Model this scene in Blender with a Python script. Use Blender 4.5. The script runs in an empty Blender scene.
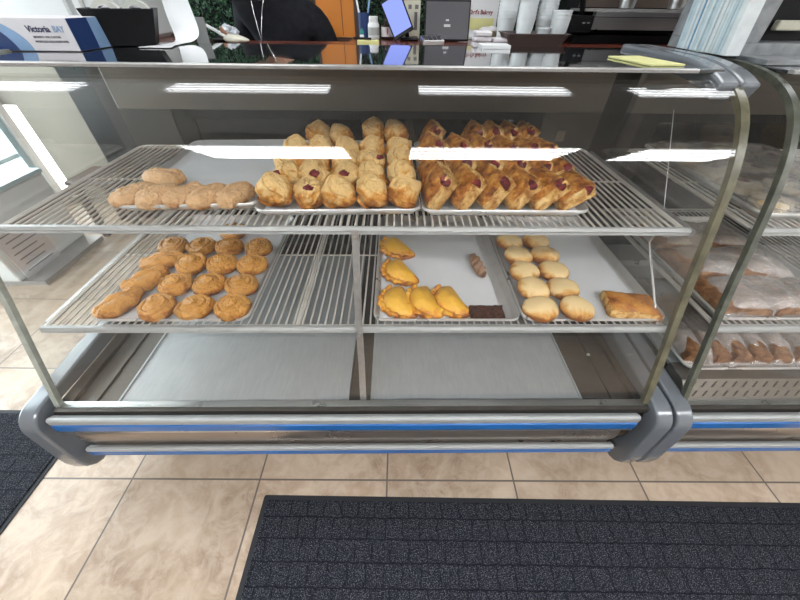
import bpy, bmesh, math, random
from math import pi, sin, cos, radians, sqrt, atan, atan2, exp
from mathutils import Vector, Matrix, Euler, noise

random.seed(7)
COL = bpy.context.scene.collection
SC = bpy.context.scene

# ------------------------------------------------------------------ materials
def nmat(name):
    m = bpy.data.materials.new(name); m.use_nodes = True
    nt = m.node_tree; nt.nodes.clear()
    out = nt.nodes.new('ShaderNodeOutputMaterial')
    return m, nt, out

def ramp(nt, fac, stops):
    r = nt.nodes.new('ShaderNodeValToRGB')
    el = r.color_ramp.elements
    while len(el) < len(stops): el.new(0.5)
    for e, (p, c) in zip(el, stops):
        e.position = p; e.color = (*c, 1)
    nt.links.new(fac, r.inputs[0])
    return r.outputs[0]

def texnoise(nt, vec, scale, detail=3, rough=.55, dist=0.0):
    n = nt.nodes.new('ShaderNodeTexNoise')
    n.inputs['Scale'].default_value = scale; n.inputs['Detail'].default_value = detail
    n.inputs['Roughness'].default_value = rough; n.inputs['Distortion'].default_value = dist
    if vec is not None: nt.links.new(vec, n.inputs['Vector'])
    return n.outputs['Fac']

def mathn(nt, op, a, b=None, clamp=False):
    n = nt.nodes.new('ShaderNodeMath'); n.operation = op; n.use_clamp = clamp
    for i, v in enumerate((a, b)):
        if v is None: continue
        if isinstance(v, (int, float)): n.inputs[i].default_value = v
        else: nt.links.new(v, n.inputs[i])
    return n.outputs[0]

def mixc(nt, fac, a, b, mode='MIX'):
    n = nt.nodes.new('ShaderNodeMix'); n.data_type = 'RGBA'; n.blend_type = mode
    for i, v in ((0, fac), (6, a), (7, b)):
        if isinstance(v, (int, float)): n.inputs[i].default_value = v
        elif isinstance(v, tuple): n.inputs[i].default_value = (*v, 1)
        else: nt.links.new(v, n.inputs[i])
    return n.outputs[2]

def bump(nt, height, strength=.3, dist=.01):
    b = nt.nodes.new('ShaderNodeBump'); b.inputs['Strength'].default_value = strength
    b.inputs['Distance'].default_value = dist
    nt.links.new(height, b.inputs['Height'])
    return b.outputs['Normal']

def objco(nt, scale=(1, 1, 1), rnd=False, rot=(0, 0, 0), loc=(0, 0, 0)):
    tc = nt.nodes.new('ShaderNodeTexCoord'); mp = nt.nodes.new('ShaderNodeMapping')
    mp.inputs['Scale'].default_value = scale; mp.inputs['Rotation'].default_value = rot
    mp.inputs['Location'].default_value = loc
    nt.links.new(tc.outputs['Object'], mp.inputs['Vector'])
    v = mp.outputs['Vector']
    if rnd:
        oi = nt.nodes.new('ShaderNodeObjectInfo')
        s = mathn(nt, 'MULTIPLY', oi.outputs['Random'], 37.0)
        c = nt.nodes.new('ShaderNodeCombineXYZ')
        for i in range(3): nt.links.new(s, c.inputs[i])
        a = nt.nodes.new('ShaderNodeVectorMath'); a.operation = 'ADD'
        nt.links.new(v, a.inputs[0]); nt.links.new(c.outputs[0], a.inputs[1])
        v = a.outputs[0]
    return v

def pbr(nt, out, color, rough=.5, metal=0.0, normal=None, spec=.5, coat=0, sss=0):
    p = nt.nodes.new('ShaderNodeBsdfPrincipled')
    if isinstance(color, tuple): p.inputs['Base Color'].default_value = (*color, 1)
    else: nt.links.new(color, p.inputs['Base Color'])
    if isinstance(rough, (int, float)): p.inputs['Roughness'].default_value = rough
    else: nt.links.new(rough, p.inputs['Roughness'])
    p.inputs['Metallic'].default_value = metal
    p.inputs['Specular IOR Level'].default_value = spec
    p.inputs['Coat Weight'].default_value = coat
    if normal is not None: nt.links.new(normal, p.inputs['Normal'])
    nt.links.new(p.outputs[0], out.inputs[0])
    return p

def simple(name, color, rough=.5, metal=0.0, var=.08, scale=20, bmp=0.0, spec=.5, coat=0):
    m, nt, out = nmat(name)
    v = objco(nt)
    f = texnoise(nt, v, scale, 4)
    lo = tuple(max(0, c * (1 - var)) for c in color); hi = tuple(min(1, c * (1 + var)) for c in color)
    col = ramp(nt, f, [(.3, lo), (.7, hi)])
    nrm = bump(nt, f, bmp, .003) if bmp else None
    pbr(nt, out, col, rough, metal, nrm, spec, coat)
    return m

def steel(name, color, rough=.3, stretch=(1, 60, 60), metal=1.0, var=.12, blotch=.1):
    m, nt, out = nmat(name)
    f = texnoise(nt, objco(nt, stretch), 6, 5)
    g = texnoise(nt, objco(nt), 7, 4, .6)
    lo = tuple(c * (1 - var) for c in color); hi = tuple(min(1, c * (1 + var)) for c in color)
    col = ramp(nt, f, [(.25, lo), (.75, hi)])
    col = mixc(nt, mathn(nt, 'MULTIPLY', g, blotch * 2), col, tuple(c * .6 for c in color))
    r = mathn(nt, 'ADD', mathn(nt, 'MULTIPLY', g, .25), rough - .12)
    pbr(nt, out, col, r, metal, bump(nt, f, .05, .001))
    return m

def glass(name, tint=(.93, .96, .955), strength=1.0, rough=0.0, haze=0.0, hazecol=(.8, .82, .82), bmp=0):
    m, nt, out = nmat(name)
    tr = nt.nodes.new('ShaderNodeBsdfTransparent'); tr.inputs[0].default_value = (*tint, 1)
    gl = nt.nodes.new('ShaderNodeBsdfGlossy'); gl.inputs['Roughness'].default_value = rough
    gl.inputs[0].default_value = (1, 1, 1, 1)
    lw = nt.nodes.new('ShaderNodeLayerWeight'); lw.inputs[0].default_value = .5
    p5 = mathn(nt, 'POWER', lw.outputs['Facing'], 5.0)
    f = mathn(nt, 'ADD', mathn(nt, 'MULTIPLY', p5, .95 * strength), .043 * strength, True)
    mx = nt.nodes.new('ShaderNodeMixShader')
    nt.links.new(f, mx.inputs[0]); nt.links.new(tr.outputs[0], mx.inputs[1]); nt.links.new(gl.outputs[0], mx.inputs[2])
    last = mx.outputs[0]
    if bmp:
        n = bump(nt, texnoise(nt, objco(nt, rnd=True), bmp, 4, .6, 1.5), .9, .01)
        nt.links.new(n, gl.inputs['Normal'])
    if haze:
        d = nt.nodes.new('ShaderNodeBsdfDiffuse'); d.inputs[0].default_value = (*hazecol, 1)
        m2 = nt.nodes.new('ShaderNodeMixShader')
        fz = mathn(nt, 'MULTIPLY', texnoise(nt, objco(nt), 9 if not bmp else bmp * .6, 4, .6, .5), haze * 2, True)
        nt.links.new(fz, m2.inputs[0]); nt.links.new(last, m2.inputs[1]); nt.links.new(d.outputs[0], m2.inputs[2])
        last = m2.outputs[0]
    nt.links.new(last, out.inputs[0])
    return m

def crust(name, pale, mid, dark, scale=28, zr=None, bmp=.6, bscale=90, specks=None, rough=.5, spec=.35, lo=.40, hi=.62, pt=1.2):
    """baked dough: pale to brown blotches, darker bake at height range zr=(z_dark, z_pale)"""
    m, nt, out = nmat(name)
    v = objco(nt, rnd=True)
    f = texnoise(nt, v, scale, 4, .6, .4)
    gm = nt.nodes.new('ShaderNodeNewGeometry')
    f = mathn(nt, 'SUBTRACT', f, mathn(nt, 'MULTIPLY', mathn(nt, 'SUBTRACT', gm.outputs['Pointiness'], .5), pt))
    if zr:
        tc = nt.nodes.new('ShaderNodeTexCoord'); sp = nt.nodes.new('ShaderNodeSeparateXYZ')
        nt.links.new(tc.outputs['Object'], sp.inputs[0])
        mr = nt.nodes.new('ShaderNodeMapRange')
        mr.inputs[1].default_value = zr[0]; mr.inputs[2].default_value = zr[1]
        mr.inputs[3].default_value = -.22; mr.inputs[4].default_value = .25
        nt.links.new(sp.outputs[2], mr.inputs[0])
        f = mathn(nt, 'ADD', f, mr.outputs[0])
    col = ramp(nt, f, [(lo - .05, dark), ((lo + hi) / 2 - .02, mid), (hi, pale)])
    g = texnoise(nt, v, bscale, 6, .65)
    if specks:
        s = texnoise(nt, v, 420, 2, .6)
        sf = ramp(nt, s, [(.55, (0, 0, 0)), (.66, (1, 1, 1))])
        col = mixc(nt, mathn(nt, 'MULTIPLY', sf, .55), col, specks)
    pbr(nt, out, col, rough, 0, bump(nt, g, bmp, .012), spec)
    return m

M = {}
M['caps'] = simple('grey_plastic', (.135, .145, .16), .22, var=.05, spec=.6, coat=.3)
M['alu'] = steel('satin_aluminium', (.60, .61, .61), .3)
M['alu_light'] = simple('painted_aluminium', (.35, .36, .355), .4, .2, .05)
M['blue'] = simple('blue_stripe', (.015, .12, .37), .25, 0, .1, 6, spec=.6)
M['recess'] = steel('bumper_steel', (.36, .31, .27), .3, (1, 40, 40), .8, .1)
M['pan'] = steel('deck_pan_metal', (.44, .465, .475), .42, (30, 3, 3), .35, .1, .3)
M['dark_in'] = steel('dark_well_metal', (.085, .075, .065), .35, (3, 3, 3), .5, .15)
M['dark_top'] = simple('dark_countertop', (.018, .02, .021), .07, 0, .5, 160, spec=1.0, coat=1)
M['fascia'] = simple('taupe_painted_metal', (.20, .172, .145), .45, .1, .08, 5)
M['post'] = simple('rear_post_grey', (.085, .077, .07), .45, .1, .1, 8)
M['doorframe'] = simple('dark_door_frame', (.03, .026, .024), .45, .1, .2, 8)
M['doorpane'] = glass('dark_door_glass', (.42, .38, .36), 1.0)
M['wire'] = simple('chromed_wire', (.74, .71, .66), .3, .35, .06, 30)
M['edge'] = simple('olive_glass_seal', (.115, .105, .065), .3, 0, .35, 30, spec=.5)
M['edge2'] = simple('pale_glass_seal', (.30, .31, .27), .3, 0, .2, 30, spec=.5)
M['edge3'] = simple('dark_glass_seal', (.085, .09, .07), .25, 0, .3, 30, spec=.6)
M['glass'] = glass('case_glass', (.98, .975, .968), .9, 0, .003)
M['glass_end'] = glass('end_glass', (.965, .965, .955), 1.1, 0, .004)
M['strut'] = simple('strut_metal', (.36, .35, .34), .35, .6, .1, 60)
M['tray'] = steel('sheet_pan_aluminium', (.74, .74, .73), .30, (4, 4, 4), .6, .08)
M['paper'] = simple('baking_paper', (.66, .68, .70), .6, 0, .05, 8, .25)
M['black'] = simple('black_plastic', (.006, .006, .007), .4, 0, .2, 20, spec=.2)
M['blackrub'] = simple('black_rubber', (.007, .007, .010), .7, 0, .2, 30)
M['white'] = simple('white_card', (.72, .73, .74), .5, 0, .04, 6)
M['whitep'] = simple('white_plastic', (.70, .72, .72), .3, 0, .04, 6)
M['vent'] = steel('vent_steel', (.12, .108, .092), .35, (4, 4, 4), .5, .1)

# food
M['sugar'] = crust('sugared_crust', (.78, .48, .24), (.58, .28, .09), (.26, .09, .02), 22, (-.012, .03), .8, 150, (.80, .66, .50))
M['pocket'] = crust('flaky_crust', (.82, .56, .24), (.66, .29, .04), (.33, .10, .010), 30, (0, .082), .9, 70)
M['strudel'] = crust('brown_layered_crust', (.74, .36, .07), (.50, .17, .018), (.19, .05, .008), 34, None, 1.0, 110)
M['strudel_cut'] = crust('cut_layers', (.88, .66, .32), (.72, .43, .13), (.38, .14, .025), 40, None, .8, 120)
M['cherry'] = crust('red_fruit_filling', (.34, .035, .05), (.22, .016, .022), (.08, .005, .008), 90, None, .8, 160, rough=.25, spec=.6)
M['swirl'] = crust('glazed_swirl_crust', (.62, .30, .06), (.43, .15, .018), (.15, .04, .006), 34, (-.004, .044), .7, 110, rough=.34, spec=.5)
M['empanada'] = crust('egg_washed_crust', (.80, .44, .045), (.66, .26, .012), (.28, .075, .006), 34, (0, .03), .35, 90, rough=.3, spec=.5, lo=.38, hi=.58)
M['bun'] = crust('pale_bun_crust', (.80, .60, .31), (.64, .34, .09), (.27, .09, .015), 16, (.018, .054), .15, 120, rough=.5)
M['cruller'] = crust('cinnamon_sugar', (.42, .26, .17), (.33, .18, .10), (.20, .09, .04), 40, None, .8, 200, (.6, .48, .38))
M['brownie'] = crust('dark_crumb', (.14, .045, .025), (.08, .025, .014), (.03, .01, .006), 120, None, 1.0, 200)
M['feta'] = crust('amber_crust', (.62, .28, .045), (.50, .18, .018), (.26, .07, .008), 20, None, .8, 70, rough=.36, spec=.5)
M['loaf'] = crust('brown_bread', (.36, .19, .09), (.26, .12, .05), (.14, .055, .02), 30, None, .6, 120)
M['palecake'] = crust('cream_pastry', (.72, .66, .52), (.62, .54, .38), (.45, .32, .18), 18, None, .3, 60)
M['film'] = glass('cling_film', (.93, .92, .91), 3.0, .05, .08, (.85, .82, .80), 26)  # diffuse haze paints a whitish sheen onto the clear film
M['bag'] = glass('clear_bag', (.90, .86, .84), 3.0, .08, .20, (.80, .75, .72), 34)  # haze is cloudy plastic plus a whitish sheen put into the colour

# ------------------------------------------------------------------ object helpers
def link(o): COL.objects.link(o); return o

def tag(o, label=None, cat=None, group=None, kind=None):
    if label: o['label'] = label
    if cat: o['category'] = cat
    if group: o['group'] = group
    if kind: o['kind'] = kind
    return o

def empty(name, loc=(0, 0, 0), rot=(0, 0, 0)):
    o = bpy.data.objects.new(name, None); link(o)
    o.location = loc; o.rotation_euler = rot; o.empty_display_size = .05
    return o

def thing(name, label, cat, loc=(0, 0, 0), rot=(0, 0, 0), group=None):
    return tag(empty(name, loc, rot), label, cat, group)

class MB:
    def __init__(s): s.v = []; s.f = []; s.mi = []; s.cur = 0
    def add(s, vs, fs):
        b = len(s.v); s.v += [tuple(map(float, v)) for v in vs]
        s.f += [[b + i for i in f] for f in fs]; s.mi += [s.cur] * len(fs)
        return s
    def box(s, a, b, rot=None, piv=None):
        x0, y0, z0 = a; x1, y1, z1 = b
        vs = [(x0, y0, z0), (x1, y0, z0), (x1, y1, z0), (x0, y1, z0), (x0, y0, z1), (x1, y0, z1), (x1, y1, z1), (x0, y1, z1)]
        if rot is not None:
            p = Vector(piv if piv else ((x0 + x1) / 2, (y0 + y1) / 2, (z0 + z1) / 2)); R = Euler(rot).to_matrix()
            vs = [tuple(R @ (Vector(v) - p) + p) for v in vs]
        return s.add(vs, [(0, 3, 2, 1), (4, 5, 6, 7), (0, 1, 5, 4), (1, 2, 6, 5), (2, 3, 7, 6), (3, 0, 4, 7)])
    def rbox(s, a, b, r=.004, n=3, M4=None):
        """box with rounded vertical edges and small chamfer top and bottom"""
        x0, y0, z0 = a; x1, y1, z1 = b
        r = min(r, (x1 - x0) / 2.01, (y1 - y0) / 2.01); c = min(r * .5, (z1 - z0) / 2.01)
        def loop(i, z):
            rr = max(r - i, 1e-4); out = []
            for cx, cy, a0 in ((x1 - r, y1 - r, 0), (x0 + r, y1 - r, 90), (x0 + r, y0 + r, 180), (x1 - r, y0 + r, 270)):
                for k in range(n + 1):
                    t = radians(a0 + 90 * k / n); out.append((cx + rr * cos(t), cy + rr * sin(t), z))
            return out
        loops = [loop(c, z0), loop(0, z0 + c), loop(0, z1 - c), loop(c, z1)]
        if M4 is not None: loops = [[tuple(M4 @ Vector(p)) for p in l] for l in loops]
        return s.loft(loops, True, True)
    def loft(s, loops, cap0=True, cap1=True, closed=True):
        n = len(loops[0]); vs = [p for l in loops for p in l]; fs = []
        for i in range(len(loops) - 1):
            for k in range(n if closed else n - 1):
                a = i * n + k; b = i * n + (k + 1) % n
                fs.append((a, b, b + n, a + n))
        if cap0: fs.append(tuple(reversed(range(n))))
        if cap1: fs.append(tuple(range((len(loops) - 1) * n, len(loops) * n)))
        return s.add(vs, fs)
    def prism_x(s, poly, x0, x1):
        """poly: list of (y,z)"""
        return s.loft([[(x0, y, z) for y, z in poly], [(x1, y, z) for y, z in poly]])
    def tube(s, path, r, n=8, cap=True):
        P = [Vector(p) for p in path]; loops = []
        rr = r if isinstance(r, (list, tuple)) else [r] * len(P)
        t0 = (P[1] - P[0]).normalized(); up = Vector((0, 0, 1)) if abs(t0.z) < .9 else Vector((1, 0, 0))
        nrm = (up - t0 * up.dot(t0)).normalized()
        for i, p in enumerate(P):
            t = (P[min(i + 1, len(P) - 1)] - P[max(i - 1, 0)]).normalized()
            nrm = (nrm - t * nrm.dot(t)).normalized(); bn = t.cross(nrm)
            loops.append([tuple(p + (nrm * cos(2 * pi * k / n) + bn * sin(2 * pi * k / n)) * rr[i]) for k in range(n)])
        return s.loft(loops, cap, cap)
    def lathe(s, prof, c=(0, 0, 0), n=24, capb=True, capt=True):
        loops = [[(c[0] + r * cos(2 * pi * k / n), c[1] + r * sin(2 * pi * k / n), c[2] + z) for k in range(n)] for r, z in prof]
        return s.loft(loops, capb, capt)
    def mesh(s, name, mats, smooth=False, shift=None, sharp=35):
        me = bpy.data.meshes.new(name)
        vs = s.v if shift is None else [(x - shift[0], y - shift[1], z - shift[2]) for x, y, z in s.v]
        me.from_pydata(vs, [], s.f)
        for m in (mats if isinstance(mats, (list, tuple)) else [mats]): me.materials.append(m)
        for p, i in zip(me.polygons, s.mi): p.material_index = i
        bm = bmesh.new(); bm.from_mesh(me); bmesh.ops.recalc_face_normals(bm, faces=bm.faces)
        if smooth:
            for f in bm.faces: f.smooth = True
            for e in bm.edges:
                if len(e.link_faces) == 2 and e.calc_face_angle(0) > radians(sharp): e.smooth = False
        bm.to_mesh(me); bm.free(); me.update()
        return me
    def build(s, name, mats, parent=None, smooth=False, world=True, sharp=35):
        """world=True: coordinates given in world space; made local to an unrotated parent"""
        sh = None
        if parent is not None and world:
            l = Vector(parent.location)
            p = parent.parent
            while p is not None: l = l + p.location; p = p.parent
            sh = l
        o = bpy.data.objects.new(name, s.mesh(name, mats, smooth, sh, sharp)); link(o)
        if parent is not None: o.parent = parent
        return o

def bev(o, w=.002, seg=2):
    m = o.modifiers.new('bevel', 'BEVEL'); m.width = w; m.segments = seg; m.limit_method = 'ANGLE'; m.angle_limit = radians(40)
    m.harden_normals = False
    return o

def single(mb, name, mats, label, cat, group=None, kind=None, smooth=False, org=None, rot=None):
    """a thing that is one mesh; origin moved to its base"""
    xs = [v[0] for v in mb.v]; ys = [v[1] for v in mb.v]; zs = [v[2] for v in mb.v]
    o0 = org or ((min(xs) + max(xs)) / 2, (min(ys) + max(ys)) / 2, min(zs))
    me = mb.mesh(name, mats, smooth, o0)
    o = bpy.data.objects.new(name, me); link(o); o.location = o0
    if rot: o.rotation_euler = rot
    return tag(o, label, cat, group, kind)

def copy_tree(o, parent=None):
    c = o.copy(); link(c)
    if parent is not None: c.parent = parent
    for ch in list(o.children):
        copy_tree(ch, c)
    return c

def text_part(name, s, size, mat, parent, loc, rot=(pi / 2, 0, 0), ext=.0004, align='LEFT', sx=1.0, world=True, bold=0.0):
    cu = bpy.data.curves.new(name, 'FONT'); cu.body = s; cu.size = size; cu.extrude = ext; cu.align_x = align
    cu.offset = bold
    t = bpy.data.objects.new(name, cu); link(t)
    dg = bpy.context.evaluated_depsgraph_get(); dg.update()
    me = bpy.data.meshes.new_from_object(t.evaluated_get(dg))
    bpy.data.objects.remove(t); me.name = name
    me.materials.clear(); me.materials.append(mat)
    o = bpy.data.objects.new(name, me); link(o)
    l = Vector(loc)
    if parent is not None:
        o.parent = parent
        if world: l = l - parent.location
    o.location = l; o.rotation_euler = rot; o.scale = (sx, 1, 1)
    return o

# icosphere shape function
_ico = {}
def ico(sub):
    if sub not in _ico:
        bm = bmesh.new(); bmesh.ops.create_icosphere(bm, subdivisions=sub, radius=1)
        bm.verts.ensure_lookup_table()
        _ico[sub] = ([v.co.copy() for v in bm.verts], [[v.index for v in f.verts] for f in bm.faces]); bm.free()
    return _ico[sub]

def shape(fn, sub=5):
    vs, fs = ico(sub); mb = MB(); mb.add([fn(v) for v in vs], fs); return mb

def sgnpow(a, p): return math.copysign(abs(a) ** p, a)
def nz(x, y, z, s, seed=0): return noise.noise(Vector((x * s + seed * 13.7, y * s - seed * 7.1, z * s + seed * 3.3)))
def ridge(x, y, z, s, seed=0): return 1 - abs(nz(x, y, z, s, seed)) * 2

# ================================================================== CAMERA
F_PX = 330.0
th = atan(300 / F_PX); psi = .020; roll = .014
F0 = Vector((sin(psi) * cos(th), cos(psi) * cos(th), -sin(th)))
R0 = Vector((cos(psi), -sin(psi), 0)); U0 = R0.cross(F0)
Rv = R0 * cos(roll) + U0 * sin(roll); Uv = U0 * cos(roll) - R0 * sin(roll)
cam = bpy.data.cameras.new('camera'); cam.sensor_width = 36; cam.lens = 36 * F_PX / 800; cam.clip_start = .02
co = bpy.data.objects.new('camera', cam); link(co)
m3 = Matrix((Rv, Uv, -F0)).transposed(); co.matrix_world = Matrix.Translation((0, 0, 1.425)) @ m3.to_4x4()
SC.camera = co

# ================================================================== ROOM
def struct(mb, name, mat, smooth=False):
    o = mb.build(name, mat, None, smooth); o['kind'] = 'structure'; return o

XL, XRm, YF, YB, ZC = -3.0, 3.4, -3.4, 2.9, 2.7
# floor tiles
m, nt, out = nmat('stone_look_floor_tile')
v = objco(nt, rot=(0, 0, radians(.7)), loc=(.038, -.493 + .0, 0))
bk = nt.nodes.new('ShaderNodeTexBrick'); bk.offset = 0; bk.squash = 1
for k, val in (('Scale', 1.0), ('Mortar Size', .0035), ('Mortar Smooth', .1), ('Bias', 0.0), ('Brick Width', .508), ('Row Height', .527)):
    bk.inputs[k].default_value = val
bk.inputs['Color1'].default_value = (0, 0, 0, 1); bk.inputs['Color2'].default_value = (1, 1, 1, 1)
nt.links.new(v, bk.inputs['Vector'])
n1 = texnoise(nt, v, 3.2, 8, .62, .9); n2 = texnoise(nt, v, 14, 6, .7, 1.2)
base = ramp(nt, n1, [(.34, (.25, .17, .115)), (.5, (.36, .265, .19)), (.66, (.46, .355, .265))])
base = mixc(nt, ramp(nt, n2, [(.42, (0, 0, 0)), (.62, (1, 1, 1))]), base, mixc(nt, .6, base, (.50, .40, .31)))
base = mixc(nt, .10, base, bk.outputs['Color'], 'OVERLAY')
col = mixc(nt, bk.outputs['Fac'], base, (.12, .095, .08))
h = mathn(nt, 'SUBTRACT', mathn(nt, 'MULTIPLY', n2, .15), bk.outputs['Fac'])
pbr(nt, out, col, .36, 0, bump(nt, h, .35, .004), .4)
M['floor'] = m
struct(MB().box((XL - .2, YF - .1, -.1), (XRm + .1, YB + .1, 0)), 'floor', M['floor'])
M['wall'] = simple('painted_wall', (.55, .53, .50), .7, 0, .03, 4)
M['wall_dark'] = simple('dark_painted_wall', (.035, .03, .028), .6, 0, .1, 6)
M['wall_grey'] = simple('grey_brown_wall', (.20, .185, .17), .7, 0, .1, 3)
M['ceil'] = simple('ceiling_tile', (.42, .41, .39), .8, 0, .04, 30)
struct(MB().box((XL - .2, YF - .1, ZC), (XRm + .1, YB + .1, ZC + .1)), 'ceiling', M['ceil'])
# back wall with a window opening at its left end
M['beige_wall'] = simple('beige_wall', (.20, .175, .14), .7, 0, .05, 4)
wb = MB(); wb.box((-2.24, YB, 0), (XRm + .1, YB + .1, ZC)); wb.cur = 1
wb.box((-2.90, YB, 0), (-2.24, YB + .1, 1.20)); wb.box((XL - .2, YB, .80), (-2.90, YB + .1, 1.20)); wb.box((XL - .2, YB, 0), (-2.90, YB + .1, .06)); wb.box((XL - .2, YB, 2.3), (-2.24, YB + .1, ZC))
struct(wb, 'wall_back', [M['wall_dark'], M['beige_wall']])
struct(MB().box((XRm, YF, 0), (XRm + .1, YB, ZC)), 'wall_right', M['wall'])
# left wall: a storefront of three windows on a low sill
wl = MB(); wl.box((XL - .12, YF, 0), (XL, YB, .06)); wl.box((XL - .12, YF, 2.35), (XL, YB, ZC))
wl.box((XL - .12, YF, .06), (XL, .32, 2.35)); wl.box((XL - .12, 1.50, .06), (XL, 1.60, 2.35)); wl.box((XL - .12, 2.84, .06), (XL, YB, 2.35))
struct(wl, 'wall_left', M['wall'])
struct(MB().box((XL, YF - .1, 0), (XRm, YF, ZC)), 'wall_front', M['wall_grey'])
M['winglass'] = glass('window_glass', (.93, .98, .99), 1.0)
M['frame_blue'] = simple('pale_blue_window_frame', (.42, .55, .60), .4, .2, .05)
M['wood'] = simple('pale_wood_trim', (.42, .25, .15), .5, 0, .15, 12)
for i, (y0, y1) in enumerate(((.32, 1.50), (1.60, 2.84))):
    w = MB()
    for a, b in (((XL - .09, y0, .06), (XL - .03, y0 + .05, 2.35)), ((XL - .09, y1 - .05, .06), (XL - .03, y1, 2.35)),
                 ((XL - .09, y0 + .05, .06), (XL - .03, y1 - .05, .12)), ((XL - .09, y0 + .05, 2.3), (XL - .03, y1 - .05, 2.35)),
                 ((XL - .08, y0 + .05, .45), (XL - .04, y1 - .05, .48)), ((XL - .08, (y0 + y1) / 2 - .02, .12), (XL - .04, (y0 + y1) / 2 + .02, 2.3))): w.box(a, b)
    fr = w.build('window_%d' % (i + 1), M['frame_blue']); fr['kind'] = 'structure'
    MB().box((XL - .065, y0 + .05, .12), (XL - .06, y1 - .05, 2.3)).build('window_pane', M['winglass'], fr)
w = MB()
for a, b in (((-2.42, YB - .04, 1.20), (-2.24, YB, 2.3)), ((-2.50, YB + .02, 1.20), (-2.46, YB + .06, 2.3)), ((-2.62, YB + .02, 1.20), (-2.59, YB + .06, 2.3))): w.box(a, b)
fr = w.build('window_3', [M['wood']]); fr['kind'] = 'structure'
MB().box((XL, YB + .04, 1.20), (-2.4, YB + .05, 2.3)).build('window_pane', M['winglass'], fr)

# ---------------------------------------------------------------- ceiling luminaires
def lens_mat(name, strength, per):
    m, nt, out = nmat(name)
    v = objco(nt)
    sp = nt.nodes.new('ShaderNodeSeparateXYZ'); nt.links.new(v, sp.inputs[0])
    sn = mathn(nt, 'SINE', mathn(nt, 'MULTIPLY', sp.outputs[1], 2 * pi / per))
    st = mathn(nt, 'ADD', mathn(nt, 'MULTIPLY', sn, .42), .60)
    em = nt.nodes.new('ShaderNodeEmission'); em.inputs[0].default_value = (.95, .975, 1, 1)
    nt.links.new(mathn(nt, 'MULTIPLY', st, strength), em.inputs[1]); nt.links.new(em.outputs[0], out.inputs[0])
    return m
M['lens'] = lens_mat('fluorescent_lens', 9.0, .14)
M['lens2'] = lens_mat('fluorescent_lens_bright', 19.0, .20)
# above the case, then two rows behind the viewer
lum = [(-.92, 1.56, .50, .21, 'above the left half of the pastry case'), (.63, 1.56, .48, .21, 'above the right half of the pastry case'), (2.02, 1.56, .48, .21, 'above the neighbouring case'), (-2.45, 1.56, .46, .21, 'added for its glow, nearest the left windows'),  # last one is an added light, brightens the left floor and glass
       (-1.15, -1.22, .70, .40, 'in the row over the customer floor, left one'), (.88, -1.22, .74, .40, 'in the row over the customer floor, middle one'), (2.75, -1.22, .55, .40, 'in the row over the customer floor, right one')]
for x, y, hx, hy, wh in lum:
    t = thing('ceiling_light', 'white fluorescent ceiling light ' + wh, 'ceiling light', (x, y, ZC), group='fluorescent ceiling lights')
    b = MB()
    for a, c in (((-hx - .03, -hy - .03, -.02), (hx + .03, -hy, 0)), ((-hx - .03, hy, -.02), (hx + .03, hy + .03, 0)), ((-hx - .03, -hy, -.02), (-hx, hy, 0)), ((hx, -hy, -.02), (hx + .03, hy, 0))): b.box(a, c)
    b.build('frame', M['white'], t, world=False)
    MB().box((-hx, -hy, -.012), (hx, hy, -.004)).build('lamp_lens', M['lens'] if y > 0 else M['lens2'], t, world=False)

# ================================================================== DISPLAY CASES
PTS = [(.573, .441), (.629, .605), (.697, .80), (.750, .97), (.79, 1.09), (.83, 1.175), (.885, 1.243), (.96, 1.283), (1.06, 1.302), (1.2, 1.307), (1.47, 1.307)]
def catmull(pts, n=8):
    P = [Vector(p) for p in pts]; P = [2 * P[0] - P[1]] + P + [2 * P[-1] - P[-2]]; o = []
    for i in range(1, len(P) - 2):
        a, b, c, d = P[i - 1:i + 3]
        for k in range(n):
            t = k / n
            o.append(.5 * ((2 * b) + (c - a) * t + (2 * a - 5 * b + 4 * c - d) * t * t + (3 * b - a - 3 * c + d) * t ** 3))
    o.append(P[-2]); return o
PROF = catmull(PTS)
def pnorm(i):
    a = PROF[max(i - 1, 0)]; b = PROF[min(i + 1, len(PROF) - 1)]; t = (b - a).normalized(); return Vector((-t.y, t.x))
def offset(d, y0=0, y1=9):
    return [PROF[i] + pnorm(i) * d for i in range(len(PROF)) if y0 <= PROF[i].x <= y1]
def band(d0, d1, y0=0, y1=9):
    a = offset(d0, y0, y1); b = offset(d1, y0, y1)
    return [(p.x, p.y) for p in a] + [(p.x, p.y) for p in reversed(b)]
def strip_x(mb, d0, d1, x0, x1, y0=0, y1=9):
    """a slab that follows the glass profile, built from quads (the profile is concave)"""
    a = offset(d0, y0, y1); b = offset(d1, y0, y1)
    loops = [[(x0, p.x, p.y), (x1, p.x, p.y), (x1, q.x, q.y), (x0, q.x, q.y)] for p, q in zip(a, b)]
    return mb.loft(loops)

def wire_shelf(parent, x0, x1, y0, y1, z, name='wire_shelf', pitch=.0212, split=None):
    mb = MB(); r = .0031
    n = int((x1 - x0 - .02) / pitch)
    for k in range(n + 1):
        x = x0 + .01 + (x1 - x0 - .02) * k / n
        mb.tube([(x, y0 + .004, z), (x, y1 - .004, z)], r, 6)
    for y in (y0 + .012, (y0 + y1) / 2, y1 - .012):
        mb.tube([(x0, y, z - .005), (x1, y, z - .005)], .003, 6)
    # heavier perimeter wire with rounded back corners
    R_ = .04; path = [(x0, y0, z - .001)]
    for cx, a0 in ((x0 + R_, 180), (x1 - R_, 90)):
        for k in range(6):
            t = radians(a0 - 90 * k / 5); path.append((cx + R_ * cos(t), y1 - R_ + R_ * sin(t), z - .001))
    path.append((x1, y0, z - .001))
    mb.tube(path, .0042, 8)
    o = mb.build(name, M['wire'], parent, True)
    return o

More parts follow.
